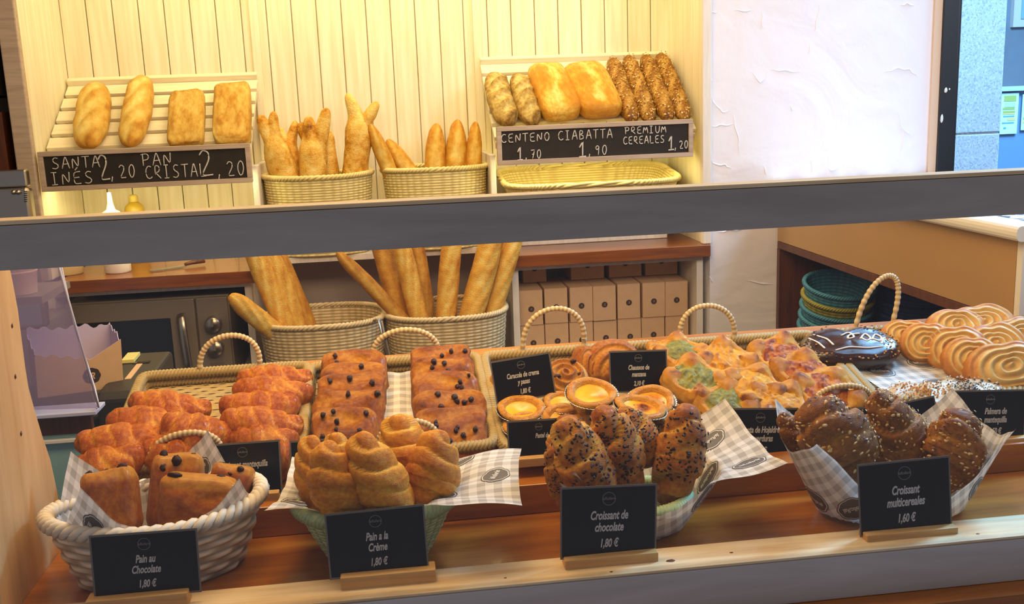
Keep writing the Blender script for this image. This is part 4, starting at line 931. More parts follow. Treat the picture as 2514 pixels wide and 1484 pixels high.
# register body
YR = 1.66
A, B = aty(236, 1000, YR), aty(300, 1000, YR)
t = thing('cash_register', 'black plastic till body with sloping top behind the croissant tray', 'cash register', (A[0], YR, 0))
xa, xb = 0.0, .075
zt0, zt1 = aty(300, 965, YR)[2], aty(345, 868, YR + .24)[2]
g = G(); g.prism([(0, .0), (0, zt0 - .01), (.012, zt0), (.24, zt1), (.255, zt1 - .004), (.255, 0)], 'x', xa, xb); part(g, 'housing', 'black_plastic', t, .006)
sl = math.degrees(math.atan2(zt1 - zt0, .228)); R = eul(sl, 0, 0)
def ontop(x, y, d=0.0008): return np.array([x, y, zt0 + (y - .012) * (zt1 - zt0) / .228 + d])
part(G().box(ontop(.035, .12), (.010, .09, .0012), R=R), 'paper_slot', 'kraft', t)
part(G().box(ontop(.036, .175), (.03, .012, .0012), R=R), 'label', 'black_gloss', t)
part(G().box(ontop(.012, .20, .004), (.022, .05, .006), R=R), 'receipt', 'yellow_paper', t)
# left machine block under the torn box
t = thing('card_terminal_block', 'dark equipment block under the torn kraft box on the left', 'machine', (A[0] - .17, YR + .04, 0))
g = G(); g.prism([(0, 0), (0, zt0 - .05), (.25, zt1 - .05), (.25, 0)], 'x', -.02, .166); part(g, 'housing', 'black_plastic', t, .004)
# torn kraft box with white inside
YB_ = YR + .075
b0, b1 = aty(160, 985, YB_), aty(300, 915, YB_); zb = aty(250, 952, YB_)[2]; x1 = aty(298, 900, YB_)[0]; ztop = aty(290, 820, YB_)[2]
t = thing('torn_kraft_box', 'torn open kraft box with a white inside and a dark round emblem on its side', 'box', (x1, YB_, zb))
t.rotation_euler = (math.radians(6), math.radians(2), math.radians(24))
bw, bd, bh = .135, .10, .085
rng = np.random.default_rng(5)
def torn(n, lo, hi): return np.interp(np.linspace(0, 1, n), np.linspace(0, 1, 7), rng.uniform(lo, hi, 7)) + .003 * np.sin(np.arange(n) * 1.3)
def sheet(g, p0, p1, hs, mat_out=0, mat_in=1, th=.0012, nrm=(0, 1, 0)):
    n = len(hs); P0, P1 = np.array(p0, float), np.array(p1, float); X = P0 + (P1 - P0) * np.linspace(0, 1, n)[:, None]; off = np.array(nrm) * th
    lo = X; hi = X + np.stack([0 * hs, 0 * hs, hs], 1)
    g.grid(np.stack([lo, hi]), mat=mat_out); g.grid(np.stack([lo + off, hi + off]), mat=mat_in, flip=True); g.grid(np.stack([hi, hi + off]), mat=mat_in)
g = G(); hs = torn(30, .055, .075); hs[18:] = np.linspace(hs[18], bh, 12); sheet(g, (-bw, 0, 0), (0, 0, 0), hs)
hs = torn(20, .08, .088); hs[0] = bh; sheet(g, (0, 0, 0), (0, bd, 0), hs, nrm=(-1, 0, 0)); sheet(g, (-bw, bd, 0), (0, bd, 0), torn(30, .08, .092), nrm=(0, -1, 0)); sheet(g, (-bw, 0, 0), (-bw, bd, 0), torn(20, .07, .085), nrm=(1, 0, 0))
g.bx(-bw, 0, 0, bd, -.001, 0, 0); part(g, 'carton', ['kraft', 'kraft_in'], t)
g = G(); a = np.linspace(0, 2 * np.pi, 64, endpoint=False); r = .0135 * (1 + .07 * np.abs(np.cos(4 * a)))
g.add(np.stack([-.05 + r * np.cos(a), 0 * a - .0005, .026 + r * np.sin(a)], 1), [tuple(range(64))], 0)
V, F = text_poly('R', .016, .3, .0003); g.add(np.stack([V[:, 0] - .05, -.0010 - V[:, 2], V[:, 1] + .0205], 1), F, 1); part(g, 'emblem', ['ink', 'kraft'], t)
# acrylic guard, glass shelf and teal glass front
YA = 1.52
t = thing('acrylic_guard', 'clear acrylic guard with a painted lilac reflection and a slanted edge on the left counter', 'acrylic guard', aty(150, 1005, YA))
o_ = np.array(t.location)
def loc(g): g.V = [v - o_ for v in g.V]; return g
g = G(); poly_at(g, [(20, 560), (112, 560), (142, 660), (236, 1003), (40, 1008)], YA, .004); part(loc(g), 'front_sheet', 'acrylic', t)
g = G(); E0, E1, E2 = aty(112, 560, YA), aty(142, 660, YA), aty(238, 1003, YA); g.tube([E0 + (.002, .002, 0), E1 + (.002, .002, 0), E2 + (.002, .002, 0)], .0016, 8); part(loc(g), 'sheet_edge', 'acrylic_edge', t, smooth=True)
g = G(); P = [aty(118, 575, YA + .05), aty(152, 660, YA + .05), aty(180, 790, YA + .05), aty(232, 950, YA + .05), aty(240, 985, YA + .02), aty(238, 1003, YA)]; g.tube(P, .0014, 8); part(loc(g), 'return_edge', 'acrylic_edge', t, smooth=True)
t = thing('glass_shelf', 'white edged glass shelf under the acrylic guard on the left', 'shelf', aty(150, 1012, YA)); o_ = np.array(t.location)
g = G(); q0, q1 = aty(30, 1016, YA), aty(236, 1008, YA); g.bx(q0[0] - .1, q1[0], YA - .002, YA + .05, q1[2] - .007, q1[2] - .001); part(loc(g), 'pane', plain('pale_edge_glass', 'B8BCDC', .25), t, .001)
t = thing('counter_front', 'teal glass counter front with a white line below the acrylic guard', 'counter', aty(170, 1100, YA + .02)); o_ = np.array(t.location)
q2 = aty(240, 1100, YA + .02)
g = G(); g.bx(q0[0] - .1, q2[0] - .004, YA + .02, YA + .03, .2, q1[2] - .04); part(loc(g), 'panel', 'teal', t)
g = G(); g.bx(q0[0] - .1, q2[0] - .004, YA + .018, YA + .03, q1[2] - .04, q1[2] - .008); part(loc(g), 'dark_gap', 'brown_dark', t)
zl = aty(150, 1091, YA)[2]; g = G(); g.bx(q0[0] - .1, q2[0] - .02, YA + .012, YA + .0195, zl - .003, zl + .003); part(loc(g), 'white_strip', 'white_edge', t, .001)
# stack of paper cups
t = thing('paper_cup_stack', 'stack of nested pale paper cups behind the acrylic guard', 'cups', aty(48, 720, 1.60)); bz = np.array(t.location); k0 = aty(48, 640, 1.60)[2] - bz[2]
for i in range(6):
    z = i * .0135; g = G(); g.lathe([(.026, z), (.0285, z + .032), (.0295, z + .033), (.0295, z + .0355), (.0275, z + .0355), (.025, z + .002), (0, z + .002)], 28); part(g, 'cup', plain('peach_cup', 'C8A490', .6) if i == 0 else 'cup_', t, smooth=True) if i == 0 else link('cup', g.mesh('cup', bpy.data.materials['peach_cup']), t)
t.location.z -= .0
t2 = thing('cup_shelf', 'dark shelf at the far left carrying the cup stack', 'shelf', (bz[0] - .06, 1.56, bz[2] - .012)); part(G().bx(-.15, .105, 0, .14, 0, .0115), 'board', 'steel_dark', t2)
# coffee machine and dark unit at the far left
YM = 2.35
A, B = aty(-60, 640, YM), aty(66, 440, YM)
t = thing('coffee_machine', 'steel coffee machine corner with two round screws at the left edge', 'coffee machine', (B[0], YM, 0)); z1 = aty(40, 462, YM)[2]; zb = aty(30, 430, YM)[2]
part(G().bx(-.40, 0, 0, .035, 1.03, z1), 'body', 'steel', t, .008); part(G().bx(-.40, -.004, .01, .035, z1 + .0005, zb + .01), 'top_plate', 'steel', t, .004)
for px in (35, 46):
    p = aty(px, 472, YM); g = G(); V = blob_g(1, 9, 14, 0).V[0] * (.011, .012, .011) + (p[0] - B[0], -.004, p[2]); g.add(V, blob_g(1, 9, 14, 0).F); part(g, 'screw', 'steel', t, smooth=True)
for k in range(6):
    p = aty(66, 470 + 5 * k, YM); part(G().bx(p[0] - B[0] - .006, p[0] - B[0] + .001, -.001, .0, p[2] - .001, p[2] + .001), 'vent_slot', 'black_plastic', t)
t = thing('coffee_counter', 'dark counter carrying the coffee machine at the far left', 'counter', (B[0] - .2, YM, 0)); part(G().bx(-.5, .18, -.02, .25, 0, 1.029), 'body', 'steel_dark', t)
t = thing('dark_cupboard', 'dark brown cupboard at the far left edge behind the coffee machine', 'cupboard', (-1.25, 2.62, 0)); part(G().bx(-.6, .33, 0, .34, 0, 1.52), 'body', 'brown_dark', t); part(G().bx(-.6, .33, .0, .34, 1.56, 2.5), 'upper_body', plain('charcoal_panel', '3A342E', .6), t)

# ================================================================== BAGUETTE BASKETS
def wbasket(label, x, y, z, at, bt, ab, bb, h, rows, stakes, mat, rz=0, ex=.8, rimf=None, name='wicker_basket', group=None, rimR=.0045):
    return basket(name, label, (x, y, z), rz, at, bt, ab, bb, h, rows, stakes, mat, .002, ex, rimf, rimR, int(stakes * .7), group=group)
# upper pair on the middle shelf, lower pair on the bench
wbasket('yellow wicker basket of forked sticks on the middle shelf', -.182, 2.79, CT + .009, .145, .105, .125, .088, .213, 30, 44, 'wick_y', rimf=lambda a: 1 + .012 * np.cos(2 * a), group='bread baskets on the middle shelf')
wbasket('yellow wicker basket of pointed batons right of the forked sticks', .135, 2.79, CT + .009, .143, .105, .122, .088, .218, 30, 44, 'wick_y', group='bread baskets on the middle shelf')
t = thing('recess_bench', 'low white bench under the tall baguette baskets', 'bench', (-.025, 2.55, 0)); part(G().bx(-.335, .335, -.14, .30, .0, .58), 'body', 'white_wood', t)
wbasket('tall natural wicker basket with four long baguettes leaning left', -.185, 2.60, .5815, .16, .145, .125, .115, .385, 46, 48, 'wick_b', group='tall baguette baskets', rimf=lambda a: 1 - .03 * np.clip(np.sin(-a), 0, 1) * 0 + .0 * a)
wbasket('tall natural wicker basket crowded with long baguettes, right of its twin', .135, 2.60, .5815, .16, .145, .125, .115, .385, 46, 48, 'wick_b', group='tall baguette baskets')
t = thing('bread_tongs', 'thin steel tongs hanging between the two tall baguette baskets', 'tongs', aty(930, 775, 2.43)); o_ = np.array(t.location)
P = [np.array((-.050, 2.502, .968)) - o_] + [aty(*p, 2.43) - o_ for p in ((930, 785), (940, 830), (950, 870), (962, 912))]
g = G(); g.tube(P, [.006, .004, .003, .003, .003], 8, flat=.5); part(g, 'arm', 'steel', t, smooth=True); g = G(); g.tube([p + (.006, .004, -.004) for p in P[1:]], .0028, 8, flat=.5); part(g, 'arm', 'steel_dark', t, smooth=True)
g = G(); p = P[2]; g.box(p + (.002, .0, 0), (.014, .008, .006)); part(g, 'lock_ring', 'steel', t)
# empty shallow tray basket under the right slanted shelf
t = thing('display_riser', 'low white wooden riser under the empty yellow wicker tray', 'riser', (.565, 2.66, CT)); part(G().bx(-.22, .22, .085, .27, .0005, .105), 'body', 'white_wood', t, .002)
wbasket('empty shallow yellow wicker tray under the right slanted shelf', .565, 2.80, CT + .125, .245, .138, .215, .115, .062, 9, 64, 'wick_y', ex=.35, name='wicker_tray').rotation_euler = (math.radians(7), 0, 0)

# ================================================================== BREADS AND PASTRIES
RNG = np.random.default_rng(11)
PROTO = {}
def outward(me):
    P, Nn = mesh_pn(me)
    if ((P - P.mean(0)) * Nn).sum() < 0: me.flip_normals(); me.update()
    return me
def proto(kind, *parts, stuff=()):
    """parts: (name, G, material); sizes are measured on the first part"""
    ms = [(n, outward(g.mesh(n, m))) for n, g, m in parts]; V = np.concatenate(parts[0][1].V)
    PROTO.setdefault(kind, []).append((ms, V.min(0), V.max(0), stuff))
def seeded(kind, name, g, mat, pname, count, size, mats, asp=2.0, zmin=0.25, cl=None, flatn=.4):
    me = outward(g.mesh(name, mat)); P, Nn = mesh_pn(me); s = seeds_g(P, Nn, count, size, RNG, len(mats), zmin, asp, flatn, cl)
    PROTO.setdefault(kind, []).append(([(name, me), (pname, s.mesh(pname, mats, False))], P.min(0), P.max(0), (pname,)))
def put(kind, var, name, label, cat, group, p0, p1, W, H, up=(0, -.45, 1), extra=None):
    """p0->p1 becomes the local x axis (whole length), W x H the cross-section in metres"""
    ms, lo, hi, stuff = PROTO[kind][var % len(PROTO[kind])]; p0, p1 = np.asarray(p0, float), np.asarray(p1, float)
    R = frame(p1 - p0, up); s = np.array([np.linalg.norm(p1 - p0), W, H]) / (hi - lo); c = (p0 + p1) / 2 - R @ (s * (lo + hi) / 2)
    if len(ms) == 1 and not extra:
        o = link(name, ms[0][1]); tag(o, label, cat, group); setm(o, R, c, s); return o
    t = thing(name, label, cat, (0, 0, 0), group); setm(t, R, c, s)
    for n, me in ms:
        ch = link(n, me, t)
        if n in stuff: ch['kind'] = 'stuff'
    for (n, g, m) in (extra or []):
        link(n, g.mesh(n, m), t)
    return t
def rayhit(px, py, P, n): d = ray(px, py); return CAMP + d * (((P - CAMP) @ n) / (d @ n))

# ---- protos
for s in (1, 2, 3): proto('croissant', ('croissant', croissant_g(s, 1.0, 2.5, .20, 1.7, .32, .10, skew=.6, step=.45), 'butter'))
for s in (4, 5, 6): proto('cream_roll', ('cream_roll', croissant_g(s, .22, 2.6, .20, 1.9, .30, .12, .92, skew=.55, step=.8), 'cream_roll'))
for s in (7, 8, 9): seeded('choc_roll', 'dough', croissant_g(s, .3, 2.2, .21, 1.8, .30, .10, .92, skew=.5, step=.75), 'choc_roll', 'chocolate_sprinkles', 170, .022, ['choc', 'raisin', 'choc'], 1.6, .35, lambda P: (P[:, 0] > -.2) & (P[:, 0] < .44) & (noise(P, 7, 3) > -.15))
for s in (10, 11, 12): seeded('multi', 'dough', croissant_g(s, .45, 2.2, .23, 1.8, .28, .10, .9, skew=.6, step=.7), 'multi', 'mixed_seeds', 300, .020, ['seed_pale', 'seed_dark', 'seed_gold', 'seed_pale'], 1.6, .05, lambda P: noise(P, 6, 4) > -.35)
for s in (1, 2): proto('baton', ('loaf', loaf_g(s, .19, 3.5, 3, .8, relief=.16, ang=.9, wig=.006), 'floury'))
for s in (3, 4): proto('flat_loaf', ('loaf', slab_g(s, .3, .55, .05, 9), 'floury'))
for s in (5, 6): proto('rye', ('loaf', loaf_g(s, .17, 5, 4, .8, relief=.30, ang=1.1, wig=.01), 'rye'))
for s in (7, 8): proto('ciabatta', ('loaf', slab_g(s, .42, .7, .03, 5, crack=.10, tb=.42), 'ciabatta'))
for s in (9, 10): seeded('seed_stick', 'loaf', loaf_g(s, .08, 6, 3, .9, relief=.04), 'seeded', 'seed_coating', 620, .0125, ['seed_pale', 'seed_gold', 'seed_dark', 'seed_gold'], 1.4, 0.0, flatn=.2)
for s in (11, 12, 13): proto('baguette', ('baguette', loaf_g(s, .06, 5, 4, .9, relief=.14, ang=.28, wig=.004), 'baguette'))
for s in (14, 15, 16): proto('baguette_dark', ('baguette', loaf_g(s, .06, 5, 4, .9, relief=.07, ang=.2, wig=.004), 'baguette_dark'))
for s in (17, 18): proto('pointed', ('baton', loaf_g(s, .12, 2.2, 3, .9, relief=.10, ang=.35), 'baguette'))
for s in (1, 2, 3, 4): proto('raisin_slab', ('dough', slab_g(s, .3, .6, .10, 7, ridges=2.0, tb=.5), 'raisin_dough'))
for s in (5, 6, 7):
    cb = slab_g(s, .32, .5, .07, 6, tb=.55); cb.T[0] = np.clip(cb.T[0] - .6 * np.clip((cb.V[0][:, 0] - .26) / .12, 0, 1), 0, 1); proto('choc_bread', ('dough', cb, 'pain'))  # upper end toned paler: orange crumb plus its lit look put into the colour
for s in (1, 2, 3): proto('palmier', ('palmier', palmier_g(s, .36, 4.2, .022, .12), 'palm'))
proto('choc_palmier', ('pastry', palmier_g(5, .26, 1.0, .01, .3), 'choc_glaze'))
for s in (1, 2): proto('snail', ('snail', snail_g(s), 'snail'))
proto('turnover', ('turnover', turnover_g(3), 'snail'))

# ---- loaves on the slanted shelves
nL, nR = RL[:, 2], RR[:, 2]
def on_shelf(kind, var, name, label, cat, grp, b, t_, wpx, h, O, n):
    P = O + n * (h / 2 + .007); p0, p1 = rayhit(*b, P, n), rayhit(*t_, P, n); W = wpx / FPX * 1.04 * (p0[1] + p1[1]) / 2
    p0 = p1 + (p0 - p1) * min(1.0, (p1[1] - 2.622) / (p1[1] - p0[1]))      # the low end stops against the chalkboard
    return put(kind, var, name, label, cat, grp, p0, p1, W, h, n)
gL, gR = 'loaves on the left slanted shelf', 'loaves on the right slanted shelf'
on_shelf('baton', 0, 'bread_baton', 'floury slashed baton, first loaf from the left on the left shelf', 'bread', gL, (215, 385), (233, 203), 78, .058, OL, nL)
on_shelf('baton', 1, 'bread_baton', 'taller tilted baton, second loaf from the left on the left shelf', 'bread', gL, (314, 380), (353, 187), 66, .056, OL, nL)
on_shelf('flat_loaf', 0, 'crystal_loaf', 'flour dusted flat loaf right of the batons on the left shelf', 'bread', gL, (455, 378), (461, 228), 82, .045, OL, nL)
on_shelf('flat_loaf', 1, 'crystal_loaf', 'golden flat loaf at the right end of the left shelf', 'bread', gL, (570, 372), (570, 206), 86, .045, OL, nL)
on_shelf('rye', 0, 'rye_loaf', 'pale grey floury rye loaf at the left end of the right shelf', 'bread', gR, (1256, 330), (1210, 180), 64, .06, OR, nR)
on_shelf('rye', 1, 'rye_loaf', 'pale rye loaf touching the golden ciabatta', 'bread', gR, (1320, 326), (1270, 183), 60, .058, OR, nR)
on_shelf('ciabatta', 0, 'ciabatta_loaf', 'golden ciabatta beside the rye loaves', 'bread', gR, (1400, 322), (1334, 163), 96, .075, OR, nR)
on_shelf('ciabatta', 1, 'ciabatta_loaf', 'broader golden ciabatta beside the seeded sticks', 'bread', gR, (1502, 317), (1426, 163), 106, .078, OR, nR)
for i, (b, t_) in enumerate((((1560, 312), (1502, 145)), ((1602, 309), (1541, 140)), ((1648, 306), (1583, 137)), ((1688, 304), (1620, 134)))):
    on_shelf('seed_stick', i, 'seeded_stick', ['seed covered brown stick right beside the broad ciabatta', 'second seed covered stick from the ciabatta', 'third seed covered stick from the ciabatta', 'seed covered stick next to the right cabinet wall'][i], 'bread', gR, b, t_, 44, .045, OR, nR)

# ---- forked sticks and batons in the upper baskets
def forked(label, pts_list, W, y, seed, mat='fork'):
    """pts_list: pixel polylines (base first), each becoming one limb of a single mesh"""
    g = G()
    for q, (pl, wf) in enumerate(pts_list):
        P = np.array([aty(px, py, y + dy) for px, py, dy in pl]); n = 46; tt = np.linspace(0, len(P) - 1, n)
        Q = np.stack([np.interp(tt, range(len(P)), P[:, j]) for j in range(3)], 1)
        for _ in range(10): Q[1:-1] = (Q[:-2] + Q[1:-1] * 2 + Q[2:]) / 4
        u = np.linspace(0, 1, n); wb, wt = wf if isinstance(wf, tuple) else (wf, wf); sm = np.clip((u - .55) / .25, 0, 1); r = W / FPX * y * 1.02 / 2 * (wb + (wt - wb) * sm * sm * (3 - 2 * sm)) * np.clip(1 - u ** 9, 0, 1) ** .5 * np.clip(1 - (1 - u) ** 14, 0, 1) ** .5 + 3e-4
        k = len(g.V); g.tube(Q, r, 18, tone=.5); V = g.V[k].reshape(n, 18, 3); nn = noise(V, 34, seed + q); n2 = noise(V, 70, seed + q + 3)
        c = Q[:, None]; g.V[k] = (c + (V - c) * (1 + .10 * nn + .05 * n2)[..., None]).reshape(-1, 3)
        g.T[k] = np.clip(.42 + .38 * nn + .2 * n2 + .2 * (u[:, None] > .85), 0, 1).ravel()
    return tag(g.build('forked_stick', mat), label, 'bread', 'forked sticks in the left yellow basket')
forked('pale forked stick with two tips at the left end of the basket', [([(724, 520, .02), (700, 440, .01), (672, 350, 0), (671, 272, 0)], (1.0, .48)), ([(690, 420, .01), (662, 345, .0), (638, 282, 0)], .5)], 62, 2.75, 1)
forked('thin browner forked stick behind the leftmost one', [([(735, 520, .0), (722, 440, 0), (712, 360, .0), (726, 296, 0)], (1.0, .7)), ([(716, 380, 0), (700, 345, 0), (684, 314, 0)], .6)], 36, 2.80, 3)
forked('thick forked stick with three tips in the middle of the basket', [([(776, 520, .0), (770, 440, 0), (764, 350, 0), (757, 284, 0)], (1.0, .55)), ([(782, 440, 0), (786, 350, 0), (802, 264, 0)], .52), ([(760, 350, .02), (750, 330, .02), (738, 300, .02)], .42)], 64, 2.76, 5)
forked('short stick leaning behind the three tipped one', [([(826, 520, 0), (815, 440, 0), (802, 345, 0), (796, 318, 0)], 1.0)], 36, 2.81, 7)
forked('tall Y shaped forked stick at the right end of the basket', [([(866, 520, 0), (872, 430, 0), (882, 330, 0), (874, 285, 0), (852, 228, 0)], (1.0, .62)), ([(876, 380, 0), (890, 312, 0), (928, 250, 0)], .52)], 58, 2.76, 9)
def stick(kind, var, name, label, grp, b, t_, wpx, y0, y1, flat=.9, up=(0, -1, .2)):
    p0, p1 = aty(*b, y0), aty(*t_, y1); W = wpx / FPX * 1.02 * (y0 + y1) / 2
    return put(kind, var, name, label, 'bread', grp, p0, p1, W, W * flat, up)
g2 = 'batons in the right yellow basket'
stick('pointed', 0, 'pointed_baton', 'smooth baton leaning left against the basket corner', g2, (985, 490), (909, 304), 38, 2.76, 2.74)
stick('pointed', 1, 'pointed_baton', 'short slashed baton leaning beside the smooth one', g2, (1050, 490), (950, 342), 42, 2.78, 2.80)
stick('pointed', 1, 'pointed_baton', 'upright floury baton, first of three on the right', g2, (1064, 520), (1072, 302), 52, 2.77, 2.79)
stick('pointed', 0, 'pointed_baton', 'upright baton in the middle of the three on the right', g2, (1116, 518), (1124, 293), 54, 2.77, 2.79)
stick('pointed', 0, 'pointed_baton', 'upright golden baton at the right end of the basket', g2, (1157, 516), (1168, 298), 42, 2.77, 2.79)
g3 = 'baguettes in the tall left basket'
stick('baguette', 0, 'baguette', 'short baguette leaning out over the left rim toward the microwave', g3, (760, 880), (562, 728), 50, 2.56, 2.45)
stick('baguette', 1, 'baguette', 'thick baguette, left of the three leaning together', g3, (742, 890), (600, 575), 54, 2.55, 2.53)
stick('baguette', 2, 'baguette', 'slashed baguette in the middle of the three leaning together', g3, (770, 890), (635, 565), 52, 2.58, 2.56)
stick('baguette_dark', 0, 'baguette', 'thin dark baguette, right of the three leaning together', g3, (800, 890), (660, 560), 34, 2.62, 2.62)
g4 = 'baguettes in the tall right basket'
for i, (b, t_, w_, y0, y1, k, lab) in enumerate((((1050, 850), (828, 618), 36, 2.57, 2.50, 'baguette_dark', 'thin baguette leaning far left out of the right basket'),
    ((1000, 860), (925, 545), 54, 2.60, 2.60, 'baguette_dark', 'dark baguette behind the thin leaning one'), ((1052, 860), (968, 545), 50, 2.55, 2.55, 'baguette', 'baguette tilted left in front of two dark ones'),
    ((1062, 840), (1015, 545), 38, 2.64, 2.64, 'baguette_dark', 'dark baguette standing behind the left group'), ((1092, 860), (1110, 545), 54, 2.56, 2.56, 'baguette', 'smooth upright baguette alone in the middle'),
    ((1140, 860), (1215, 545), 66, 2.53, 2.54, 'baguette', 'broad deeply slashed baguette on the right'), ((1170, 840), (1236, 545), 44, 2.61, 2.62, 'baguette_dark', 'dark baguette behind the broad slashed one'),
    ((1185, 860), (1272, 545), 50, 2.56, 2.56, 'baguette', 'pinkish baguette leaning right along the cabinet side'))):
    stick(k, i, 'baguette', lab, g4, b, t_, w_, y0, y1)

# ================================================================== TRAYS ON THE RAISED TIER
TZ = 1.0155
INC = math.radians(14); IN_ = np.array([0, -math.sin(INC), math.cos(INC)]); IP = np.array([0, 1.2, TZ])
def att(px, py, z=TZ): return rayhit(px, py, IP + IN_ * (z - TZ), IN_)      # a point on (or above) the inclined tier
def tray(label, bl, br, fr, fl, strips=True, hb=None, hf=None, rope='rope', floor='strip'):
    """seagrass edged tray; corners are pixels on the tier (back-left, back-right, front-right, front-left)"""
    C = [att(*p, TZ) for p in (bl, br, fr, fl)]
    o = sum(C) / 4; RI = eul(14, 0, 0); yb, yf = (((C[a] + C[b]) / 2 - o) @ RI[:, 1] for a, b in ((0, 1), (2, 3))); x0 = (C[0][0] + C[3][0]) / 2; x1 = (C[1][0] + C[2][0]) / 2
    cc = o + RI[:, 1] * (yb + yf) / 2 + IN_ * .001; cc[0] = (x0 + x1) / 2
    t = thing('wicker_tray', label, 'tray', cc, 'seagrass pastry trays'); t.rotation_euler = (INC, 0, 0); w, d = (x1 - x0) / 2, (yb - yf) / 2
    g = G(); n = 26
    for i in range(n):
        y = -d + (i + .5) * 2 * d / n; xs = np.linspace(-w + .008, w - .008, 40); z = .0055 + .0008 * np.sin(xs * 260 + i * np.pi)
        hw = d / n * .99; P = np.stack([np.stack([xs, 0 * xs + y - hw, z], 1), np.stack([xs, 0 * xs + y, z + .0014], 1), np.stack([xs, 0 * xs + y + hw, z], 1)]); g.grid(P, flip=True, tone=.5 + .14 * np.cos(np.stack([xs * 260 + i * np.pi] * 3)))
    g.bx(-w + .006, w - .006, -d + .006, d - .006, .001, .0045); part(g, 'woven_floor', floor, t, smooth=True)
    g = G(); m = 160; s = np.linspace(0, 4, m, endpoint=False); P = []
    for q in s:
        k, f = int(q), q % 1; cs = [(-w, -d), (w, -d), (w, d), (-w, d)]; a, b = np.array(cs[k]), np.array(cs[(k + 1) % 4]); P.append([*(a + (b - a) * f), 0])
    P = np.array(P)
    for _ in range(6): P = (np.roll(P, 1, 0) + 2 * P + np.roll(P, -1, 0)) / 4
    for z, R_, r_ in ((.009, .0052, .0042), (.021, .0055, .0042)):
        Q = P * (1, 1, 0) * (1 + (z - .01) * .6) + (0, 0, z); braid(g, Q, R_, r_, 3, 62, n=6, sub=6)
    part(g, 'braided_edge', rope, t, smooth=True)
    for nm, h, y in (('back', hb, d), ('front', hf, -d)):
        if not h: continue
        (xa, xb, hh, lean, skew) = h
        yy = t.location[1] + y * math.cos(INC); pa = aty(xa, 900, yy)[0] - t.location[0]; pb = aty(xb, 900, yy)[0] - t.location[0]
        hm = handle_mesh(pb - pa, hh, .0042, lean, skew=skew).build('handle', 'cane', t); hm.location = ((pa + pb) / 2, y, .02); hm.rotation_euler = (-INC * .6, 0, 0)
    return t
trA = tray('seagrass tray of glazed butter croissants at the left', (400, 955), (760, 930), (735, 1160), (215, 1190), hb=(492, 638, .058, .0, .006), hf=(338, 520, .045, .0, .01))
trB = tray('seagrass tray of raisin breads in the middle left', (770, 935), (1178, 905), (1205, 1135), (738, 1160), hb=(918, 1078, .052, .0, .0), hf=(916, 1068, .045, .0, 0))
trC = tray('seagrass tray of custard tarts, snails and turnovers', (1200, 905), (1590, 880), (1765, 1110), (1222, 1128), hb=(1284, 1432, .072, .0, .004))
trD = tray('seagrass tray of vegetable puff pastry parcels', (1606, 880), (1945, 855), (2150, 990), (1785, 1100), hb=(1668, 1800, .062, .0, -.004), hf=(1995, 2135, .035, .0, 0))
trE = tray('seagrass tray of palmiers at the right', (1975, 855), (2560, 815), (2750, 985), (2185, 1010), rope='rope', hb=(2092, 2180, .088, .02, .03))
# gingham papers lying on trays B and E
def flat_paper(label, corners, z, medals, sh=0.0):
    C = [att(*p, z) for p in corners]; o = sum(C) / 4; t = thing('paper_liner', label, 'paper liner', o, 'gingham paper liners'); C = [c - o for c in C]
    n = 40; u = np.linspace(0, 1, n)[:, None, None]; v = np.linspace(0, 1, n)[None, :, None]
    wx, wy = np.linalg.norm(C[1] - C[0]), np.linalg.norm(C[3] - C[0])
    def S(x, y, off=0.0):
        u = (np.asarray(x) / wx)[..., None]; v = (np.asarray(y) / wy)[..., None]
        P = C[0] * (1 - u) * (1 - v) + C[1] * u * (1 - v) + C[2] * u * v + C[3] * (1 - u) * v; P = P.copy(); P[..., 2] += off + .0012 * np.sin(u[..., 0] * 9) * np.sin(v[..., 0] * 7 + 1); return P
    xs = np.linspace(0, wx, n)[:, None] + np.zeros((1, n)); ys = np.linspace(0, wy, n)[None] + np.zeros((n, 1))
    g = G(); g.grid(S(xs, ys), sheet=np.stack([xs + 1, ys + 1, 0 * xs + 1], -1), flip=True)
    for mx, my, an in medals: medallion(g, S, mx * wx, my * wy, an)
    g.build('sheet', ['paper', 'medal', 'medal_line'], t); return t
flat_paper('pale gingham paper strip between the two columns of raisin bread', [(930, 1060), (1030, 1055), (1020, 912), (940, 916)], TZ + .013, [])
flat_paper('blue lit gingham paper with dark oval prints in front of the palmiers', [(2215, 990), (2700, 960), (2440, 852), (2040, 872)], TZ + .014, [(.13, .62, -.1), (.15, .86, -.1), (.42, .72, -.1), (.32, .3, -.1)])

